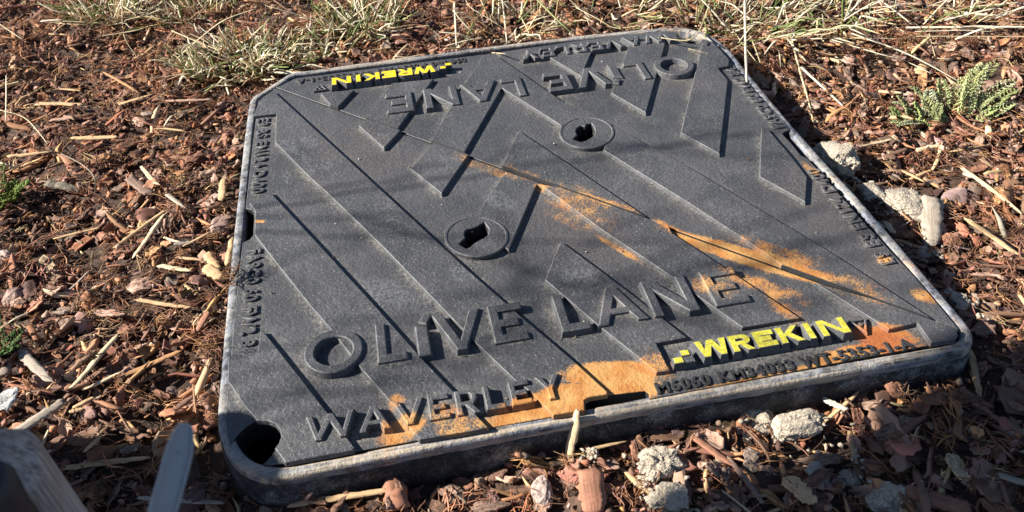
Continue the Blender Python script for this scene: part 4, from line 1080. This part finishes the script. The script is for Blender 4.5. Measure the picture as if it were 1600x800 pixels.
# ------------------------------------------------------------------ grass tufts
def tuft(label, px, py, nblade, spread, hgt, green, seed, lean=(0, 0), lie=.5, group='dry grass tufts'):
    r = np.random.default_rng(seed); g = at(px, py, -.012); zg = max(hval(g[0], g[1]), -.03) - .004
    b = Bag()
    for i in range(nblade):
        a = r.uniform(0, 6.28); rad = spread * math.sqrt(r.uniform(0, 1))
        base = np.array([math.cos(a) * rad, math.sin(a) * rad * .7, 0.0])
        zo = max(hval(g[0] + base[0], g[1] + base[1]), -.03) - .003 - zg; base[2] = zo
        if inside(OUTS, np.array([g[0] + base[0]]), np.array([g[1] + base[1]]))[0]: continue
        L = hgt * r.uniform(.45, 1.25); out = r.uniform(.1, 1.0) ** (1 - lie * .6)
        d = np.array([math.cos(a + r.normal(0, .9)), math.sin(a + r.normal(0, .9)), 0]) * out + np.array([lean[0], lean[1], 0]) * r.uniform(.3, 1)
        up_ = 1.15 - out * .85; bw = r.normal(0, .10, 2); kink = r.uniform(0, .22)
        P = [base, base + d * L * .36 + np.array([bw[0] * L * .5, bw[1] * L * .5, L * .36 * up_]), base + d * L * .72 + np.array([bw[0] * L, bw[1] * L, L * .66 * up_]),
             base + d * L * 1.05 + np.array([bw[1] * L, -bw[0] * L, L * (.90 - kink) * up_])]
        k = np.array(P); k[:, 2] = np.maximum(k[:, 2], zo + .001)
        u = r.uniform()
        c = np.array(GREENC) if u < green * .6 else (np.array(DULLG) if u < green else (np.array(STRAWC) if u < green + (1 - green) * .4 else np.array(WHITEC)))
        if u > .93: c = np.array((.42, .27, .14))
        ribbon(k, r.uniform(.0018, .0046), 8, c * r.uniform(.75, 1.2), b, seed * 1000 + i, .3, .2)
    o = b.build('grass_tuft', M_GRASS); o.location = (g[0], g[1], zg)
    tag(o, label, 'grass tuft', group)
tuft('big dry tuft with green blades just beyond the cut frame corner', 372, 84, 330, .085, .060, .34, 41, (.05, -.15))
tuft('sparse straw tuft left of the big one at the top', 165, 12, 110, .055, .085, .30, 42, (.1, -.1))
tuft('greenish tuft at the top between the big tuft and the far rim', 560, 26, 150, .070, .085, .45, 43, (.05, -.12))
tuft('small pale tuft right beside the big one', 500, 70, 60, .05, .05, .32, 44)
tuft('low matted straw tuft behind the middle of the far rim', 800, 26, 75, .075, .060, .22, 45, (0, -.05), .9)
tuft('flattened straw tuft behind the far right corner', 1150, 14, 90, .11, .065, .35, 46, (.1, -.1), .9)
tuft('loose straw tuft at the top right of centre', 1270, 4, 55, .10, .075, .28, 47, (.15, -.1), .8)
tuft('thin straw tuft at the top between the two middle tufts', 960, 2, 65, .11, .060, .3, 48, (0, 0), .9)
tuft('long flattened straw lying along the top right of the picture', 1400, 14, 34, .13, .120, .10, 51, (.25, -.1), .99)
tuft('long loose straw lying behind the far right corner', 1190, 30, 40, .08, .115, .16, 52, (.3, -.12), .99)
tuft('wispy tuft at the very top left', 300, 4, 110, .07, .075, .3, 49, (0, -.1))
tuft('thin matted straw at the top right corner', 1480, -10, 40, .10, .07, .12, 50, (.1, 0), .95)

# ------------------------------------------------------------------ feathery plants
def frond(bag, base, tip, wid, col, seed, npair=13, droop=.15):
    r = np.random.default_rng(seed); b, t = np.array(base, float), np.array(tip, float)
    ax = t - b; L = np.linalg.norm(ax); d = ax / L
    side = np.cross(d, np.array([0, 0, 1.0])) + r.normal(0, .25, 3); side -= d * side.dot(d); side /= np.linalg.norm(side); up = np.cross(side, d)
    def sp(f): return b + ax * f + up * (droop * L * 4 * f * (1 - f) * .25)
    ribbon([sp(0), sp(.35), sp(.7), sp(1)], .0016, 7, col * .9, bag, seed, .7, .3)
    for i in range(npair):
        f = .16 + .84 * i / npair; p = sp(f); ll = wid * (math.sin(math.pi * min(1, (f * .86 + .12))) ** .7) * r.uniform(.85, 1.15)
        for s in (-1, 1):
            e = d * .55 + side * s + up * r.uniform(.1, .5); e /= np.linalg.norm(e)
            ribbon([p, p + e * ll * .55, p + e * ll + d * ll * .12], .0034, 4, col * r.uniform(.85, 1.2), bag, seed + i * 3 + s, .4, .35)
            for q in (.45, .72):
                pp = p + e * ll * q
                for s2 in (-1, 1):
                    e2 = e * .6 + d * s2 * .7 + up * .35; e2 /= np.linalg.norm(e2)
                    ribbon([pp, pp + e2 * ll * .20, pp + e2 * ll * .34], .0026, 3, col * r.uniform(.85, 1.25), bag, seed + 77 + i, .5, .5)
YAR = np.array((.40, .45, .20)); YAR2 = np.array((.52, .56, .33))
g = at(1480, 185, -.025); zg = hval(g[0], g[1])
root = tag(empty('feathery_plant', (g[0], g[1], zg)), 'silvery green plant with feathery toothed leaves in the mulch right of the frame', 'plant')
FR = [((1420, 190), (1400, 150), 14, 22), ((1440, 196), (1425, 160), 12, 24), ((1425, 200), (1392, 192), 8, 10), ((1450, 190), (1452, 138), 18, 30), ((1410, 192), (1388, 168), 8, 14), ((1530, 188), (1592, 140), 18, 22), ((1495, 170), (1540, 100), 26, 34), ((1460, 205), (1430, 186), 8, 12), ((1490, 172), (1560, 96), 24, 30), ((1500, 180), (1590, 126), 20, 22), ((1470, 185), (1468, 122), 20, 34), ((1460, 182), (1420, 135), 14, 28), ((1440, 188), (1392, 160), 12, 14),
      ((1480, 190), (1535, 110), 30, 34), ((1510, 186), (1555, 150), 22, 20), ((1450, 195), (1400, 198), 8, 12), ((1520, 192), (1560, 170), 10, 14), ((1470, 195), (1440, 150), 16, 24),
      ((1500, 195), (1512, 125), 26, 36), ((1430, 195), (1388, 178), 8, 12), ((1480, 198), (1462, 172), 10, 16), ((1515, 195), (1588, 160), 16, 16), ((1455, 200), (1470, 160), 10, 22)]
for i, ((bx, by), (tx, ty), wm, hm_) in enumerate(FR):
    b0 = at(bx, by, zg + .002); t0 = at(tx, ty, zg + hm_ / 1000 + .004)
    bg_ = Bag(); frond(bg_, b0 - np.array([g[0], g[1], zg]), t0 - np.array([g[0], g[1], zg]), wm / 1000 * .42 + .004, (YAR if i % 3 else YAR2) * random.uniform(.62, 1.08) * np.array([random.uniform(.92, 1.12), 1, random.uniform(.8, 1.1)]), 6000 + i * 31, random.randint(8, 12), random.uniform(.1, .5))
    bg_.build('frond', M_LEAF, root)
def small_plant(label, px, py, n, size, seed, col):
    r = np.random.default_rng(seed); g = at(px, py, -.015); zg = hval(g[0], g[1])
    root = tag(empty('small_plant', (g[0], g[1], zg)), label, 'plant', 'small green plants at the left edge')
    for i in range(n):
        a = i / n * 6.28 + r.normal(0, .3); L = size * r.uniform(.6, 1.2)
        bg_ = Bag(); frond(bg_, (0, 0, 0), (math.cos(a) * L, math.sin(a) * L, L * r.uniform(.25, .9)), size * .22, col * r.uniform(.8, 1.3), seed * 100 + i * 31, 8)
        bg_.build('frond', M_LEAF, root)
small_plant('small bright green plant at the left edge by the grey stick', 2, 300, 11, .042, 71, np.array((.14, .20, .035)))
small_plant('small dark green sprig at the left edge below the white stalk', -2, 540, 8, .034, 72, np.array((.07, .13, .03)))

# ------------------------------------------------------------------ stake, cable tie and what stands to the left
k = NT('weathered_post'); p = k.pos()
gr_ = k.noise(k.scale(p, 420, 420, 14), 1.0, 5, .7, .3); st_ = k.noise(p, 40, 4, .65)
k.l(k.mix(k.ramp(st_, .50, .66, 0, .35), k.mix(k.ramp(gr_, .34, .62), (.17, .15, .135), (.47, .44, .41)), (.24, .17, .115)), k.b.inputs['Base Color'])
k.b.inputs['Roughness'].default_value = .88; k.l(k.bump(gr_, .0016, 1.0), k.b.inputs['Normal']); M_POST = k.m
k = NT('black_rubber'); p = k.pos(); k.b.inputs['Roughness'].default_value = .55
nz_ = k.noise(p, 140, 4, .6); k.l(k.mix(nz_, (.008, .009, .013), (.030, .030, .036)), k.b.inputs['Base Color']); k.l(k.bump(nz_, .0008, .6), k.b.inputs['Normal']); M_RUB = k.m
def tube(rings, nseg=28, cap=True):
    V, F = [], []
    for (cx, cy, cz, r) in rings:
        for i in range(nseg):
            a = 2 * math.pi * i / nseg; V.append((cx + r * math.cos(a), cy + r * math.sin(a), cz))
    for k_ in range(len(rings) - 1):
        for i in range(nseg):
            j = (i + 1) % nseg; F.append((k_ * nseg + i, k_ * nseg + j, (k_ + 1) * nseg + j, (k_ + 1) * nseg + i))
    if cap: F.append(tuple(range((len(rings) - 1) * nseg, len(rings) * nseg)))
    return V, F
def stake(label, x, y, top, r, collar):
    zg = float(ground_h(x, y)) - .02
    root = tag(empty('tree_stake', (x, y, zg)), label, 'stake', 'tree stakes')
    h = top - zg; V, F = [], []
    yaw_ = .35
    rings_ = [(-.1, 1.0), (h * .5, 1.0), (h - .020, 1.0), (h - .014, .95), (h - .003, .62), (h, .50), (h, .02)]
    n_ = 32
    for z_, q_ in rings_:
        for i in range(n_):
            a_ = 2 * math.pi * i / n_; sq = (abs(math.cos(a_)) ** 5 + abs(math.sin(a_)) ** 5) ** -.2 * q_ * r * .92
            V.append((math.cos(a_ + yaw_) * sq, math.sin(a_ + yaw_) * sq, z_ + (.0014 * math.sin(a_ * 5) if z_ > h - .03 else 0)))
    for k_ in range(len(rings_) - 1):
        for i in range(n_):
            j = (i + 1) % n_; F.append((k_ * n_ + i, k_ * n_ + j, (k_ + 1) * n_ + j, (k_ + 1) * n_ + i))
    link('post', mesh('post', V, F), M_POST, root)
    if collar:
        cx_, cy_ = -.003, -.016
        V, F = tube([(cx_, cy_, h - collar - .30, r * .98), (cx_, cy_, h - collar - .012, r * .98), (cx_, cy_, h - collar - .004, r * .93), (cx_, cy_, h - collar, r * .80), (cx_, cy_, h - collar + .001, r * .5)], 36, True)
        link('rubber_sleeve', mesh('rubber_sleeve', V, F, smooth=True), M_RUB, root)
    return root
# right edge of the post is seen running from (28,668) to (115,800)
dep = .36
def along(px, py, depth): return CAM + (FW + RX * ((px - 800) / FPX) + DN * ((py - 400) / FPX)) * depth
tp = along(-42, 706, dep)
stake('blurred wooden stake with weathered grey top and black rubber sleeve in the near left corner', tp[0], tp[1], tp[2], .0225, .0005)
stake('weathered wooden stake further left beyond the picture edge', -.80, -.208, .300, .045, 0)
# cable tie tail
k = NT('clear_nylon'); k.b.inputs['Base Color'].default_value = (.36, .40, .42, 1); k.b.inputs['Roughness'].default_value = .42
k.b.inputs['Transmission Weight'].default_value = .15; k.b.inputs['Subsurface Weight'].default_value = .3; k.b.inputs['Subsurface Radius'].default_value = (.004, .004, .004)
p = k.pos(); k.l(k.bump(k.noise(p, 300, 3, .6), .0004, .6), k.b.inputs['Normal']); M_TIE = k.m
TD = .30
c0 = along(290, 661, TD); c1 = along(272, 735, TD - .002); c2 = along(252, 805, TD - .004); c3 = along(226, 900, TD - .004); c4 = along(150, 1000, TD + .004); c5 = along(40, 1010, TD + .03)
path = np.array([c0, c1, c2, c3, c4, c5])
tt = np.linspace(0, 5, 70); Q = []
for t in tt:
    i = min(int(t), 4); f = t - i; p0, p1, p2, p3 = path[max(i - 1, 0)], path[i], path[i + 1], path[min(i + 2, 5)]
    Q.append(.5 * ((2 * p1) + (-p0 + p2) * f + (2 * p0 - 5 * p1 + 4 * p2 - p3) * f * f + (-p0 + 3 * p1 - 3 * p2 + p3) * f ** 3))
Q = np.array(Q); D = np.gradient(Q, axis=0); D /= np.linalg.norm(D, axis=1, keepdims=True)
NV = -FW * math.cos(.6) + RX * math.sin(.6)
S = np.cross(D, NV); S /= np.linalg.norm(S, axis=1, keepdims=True); U = np.cross(S, D)
if U[0].dot(FW) > 0: U = -U
ln = np.concatenate([[0], np.cumsum(np.linalg.norm(np.diff(Q, axis=0), axis=1))])
wv = .0049 * np.interp(ln, [0, .0006, .002, .005, .009, .013, .03], [.25, .45, .62, .80, .94, .99, 1.0])
prof = [(-1, -.5), (-1, 1.0), (-.80, 1.05), (-.70, .3), (.70, .3), (.80, 1.05), (1, 1.0), (1, -.5)]
V, F = [], []; TH = .0012
for i in range(70):
    rib = .25 * (1 if (ln[i] > .028 and (i % 2)) else 0)
    for a, b in prof: V.append(tuple(Q[i] + S[i] * a * wv[i] + U[i] * TH * (b + (rib if abs(a) < .75 else 0))))
for i in range(69):
    for j in range(8): F.append((i * 8 + j, i * 8 + (j + 1) % 8, (i + 1) * 8 + (j + 1) % 8, (i + 1) * 8 + j))
F += [tuple(range(8)), tuple(69 * 8 + j for j in range(8))[::-1]]
tie = tag(empty('cable_tie', tuple(Q[-1])), 'blurred translucent white plastic cable tie tail sticking up in the near left', 'cable tie')
V = [tuple(np.array(v) - Q[-1]) for v in V]
link('strap', mesh('strap', V, F), M_TIE, tie)
bm = bmesh.new(); bmesh.ops.create_uvsphere(bm, u_segments=12, v_segments=8, radius=.0007); me = bpy.data.meshes.new('nub'); bm.to_mesh(me); bm.free()
nb = link('nub', me, M_TIE, tie); nb.location = tuple(along(279, 708, TD - .0016) - Q[-1])

# unseen leaning tree added outside the view to cast shade: its trunk shades the near right, its twigs streak the cover
M_TRUNK = plain('tree_bark', (.16, .12, .09), .9, (60, .004))
def limb(P, r0, r1, seg=10, ns=10):
    P = np.array(P, float); V, F = [], []
    D = np.gradient(P, axis=0); D /= np.linalg.norm(D, axis=1, keepdims=True)
    for i in range(len(P)):
        s = np.cross(D[i], (0.3, 1, 0.1)); s /= np.linalg.norm(s); u = np.cross(s, D[i]); r = r0 + (r1 - r0) * i / (len(P) - 1)
        for j in range(ns):
            a = 2 * math.pi * j / ns; V.append(P[i] + (s * math.cos(a) + u * math.sin(a)) * r)
    for i in range(len(P) - 1):
        for j in range(ns):
            k_ = (j + 1) % ns; F.append((i * ns + j, i * ns + k_, (i + 1) * ns + k_, (i + 1) * ns + j))
    F += [tuple(range(ns))[::-1], tuple((len(P) - 1) * ns + j for j in range(ns))]
    return V, F
tb = np.array([-1.27, -.80, -.06])
tree = tag(empty('added_shade_tree', tuple(tb)), 'bare leaning tree added out of view on the left to cast shade', 'tree')
SUNH = SUN / math.cos(R_(SUN_EL))
TR = np.array([.04, -.590, -.02]) + SUNH * 1.25; TT = np.array([.66, -.425, -.02]) + SUNH * 1.95; TU = TT + (TT - TR) * .8
def tline(a, b, n): return [a + (b - a) * i / n for i in range(n + 1)]
V, F = limb([p_ - tb for p_ in [tb, *tline(TR, TT, 4), (TT + TU) / 2, TU]], .155, .140, ns=16)
link('trunk', mesh('trunk', V, F, smooth=True), M_TRUNK, tree)
def over(px, py, d, z=0.0):
    q = at(px, py, z); return q + SUN / math.cos(R_(SUN_EL)) * d
for i, (a, b, d0, d1, r) in enumerate([((430, 640), (800, 540), 1.25, 1.6, .0045), ((380, 560), (720, 470), 1.3, 1.7, .004), ((520, 300), (860, 230), 1.4, 1.7, .004), 
                                       ((1180, 420), (1420, 330), 1.5, 1.8, .005), ((660, 560), (1080, 440), 1.7, 1.9, .005), ((360, 645), (580, 570), 1.2, 1.4, .004), ((375, 600), (620, 520), 1.3, 1.5, .003), ((450, 668), (780, 560), 1.25, 1.5, .0035),
                                       ((980, 640), (1260, 565), 1.4, 1.6, .004), ((1000, 230), (1290, 190), 1.5, 1.7, .004), ((400, 430), (640, 350), 1.4, 1.6, .0035), ((900, 470), (1180, 400), 1.5, 1.7, .0035)]):
    A, B = over(*a, d0), over(*b, d1); n_ = 8
    P = [A + (B - A) * t / n_ + np.array([0, .006 * math.sin(t * 1.7 + i), .008 * math.sin(t * 2.3 + i)]) for t in range(-1, n_ + 2)]
    anchor = TU + np.array([0, 0, -.1 * i])
    P = P + [P[-1] * .6 + anchor * .4, anchor]
    V, F = limb([q - tb for q in P], r * .46, r * .50, ns=7)
    link('branch', mesh('branch', V, F, smooth=True), M_TRUNK, tree)
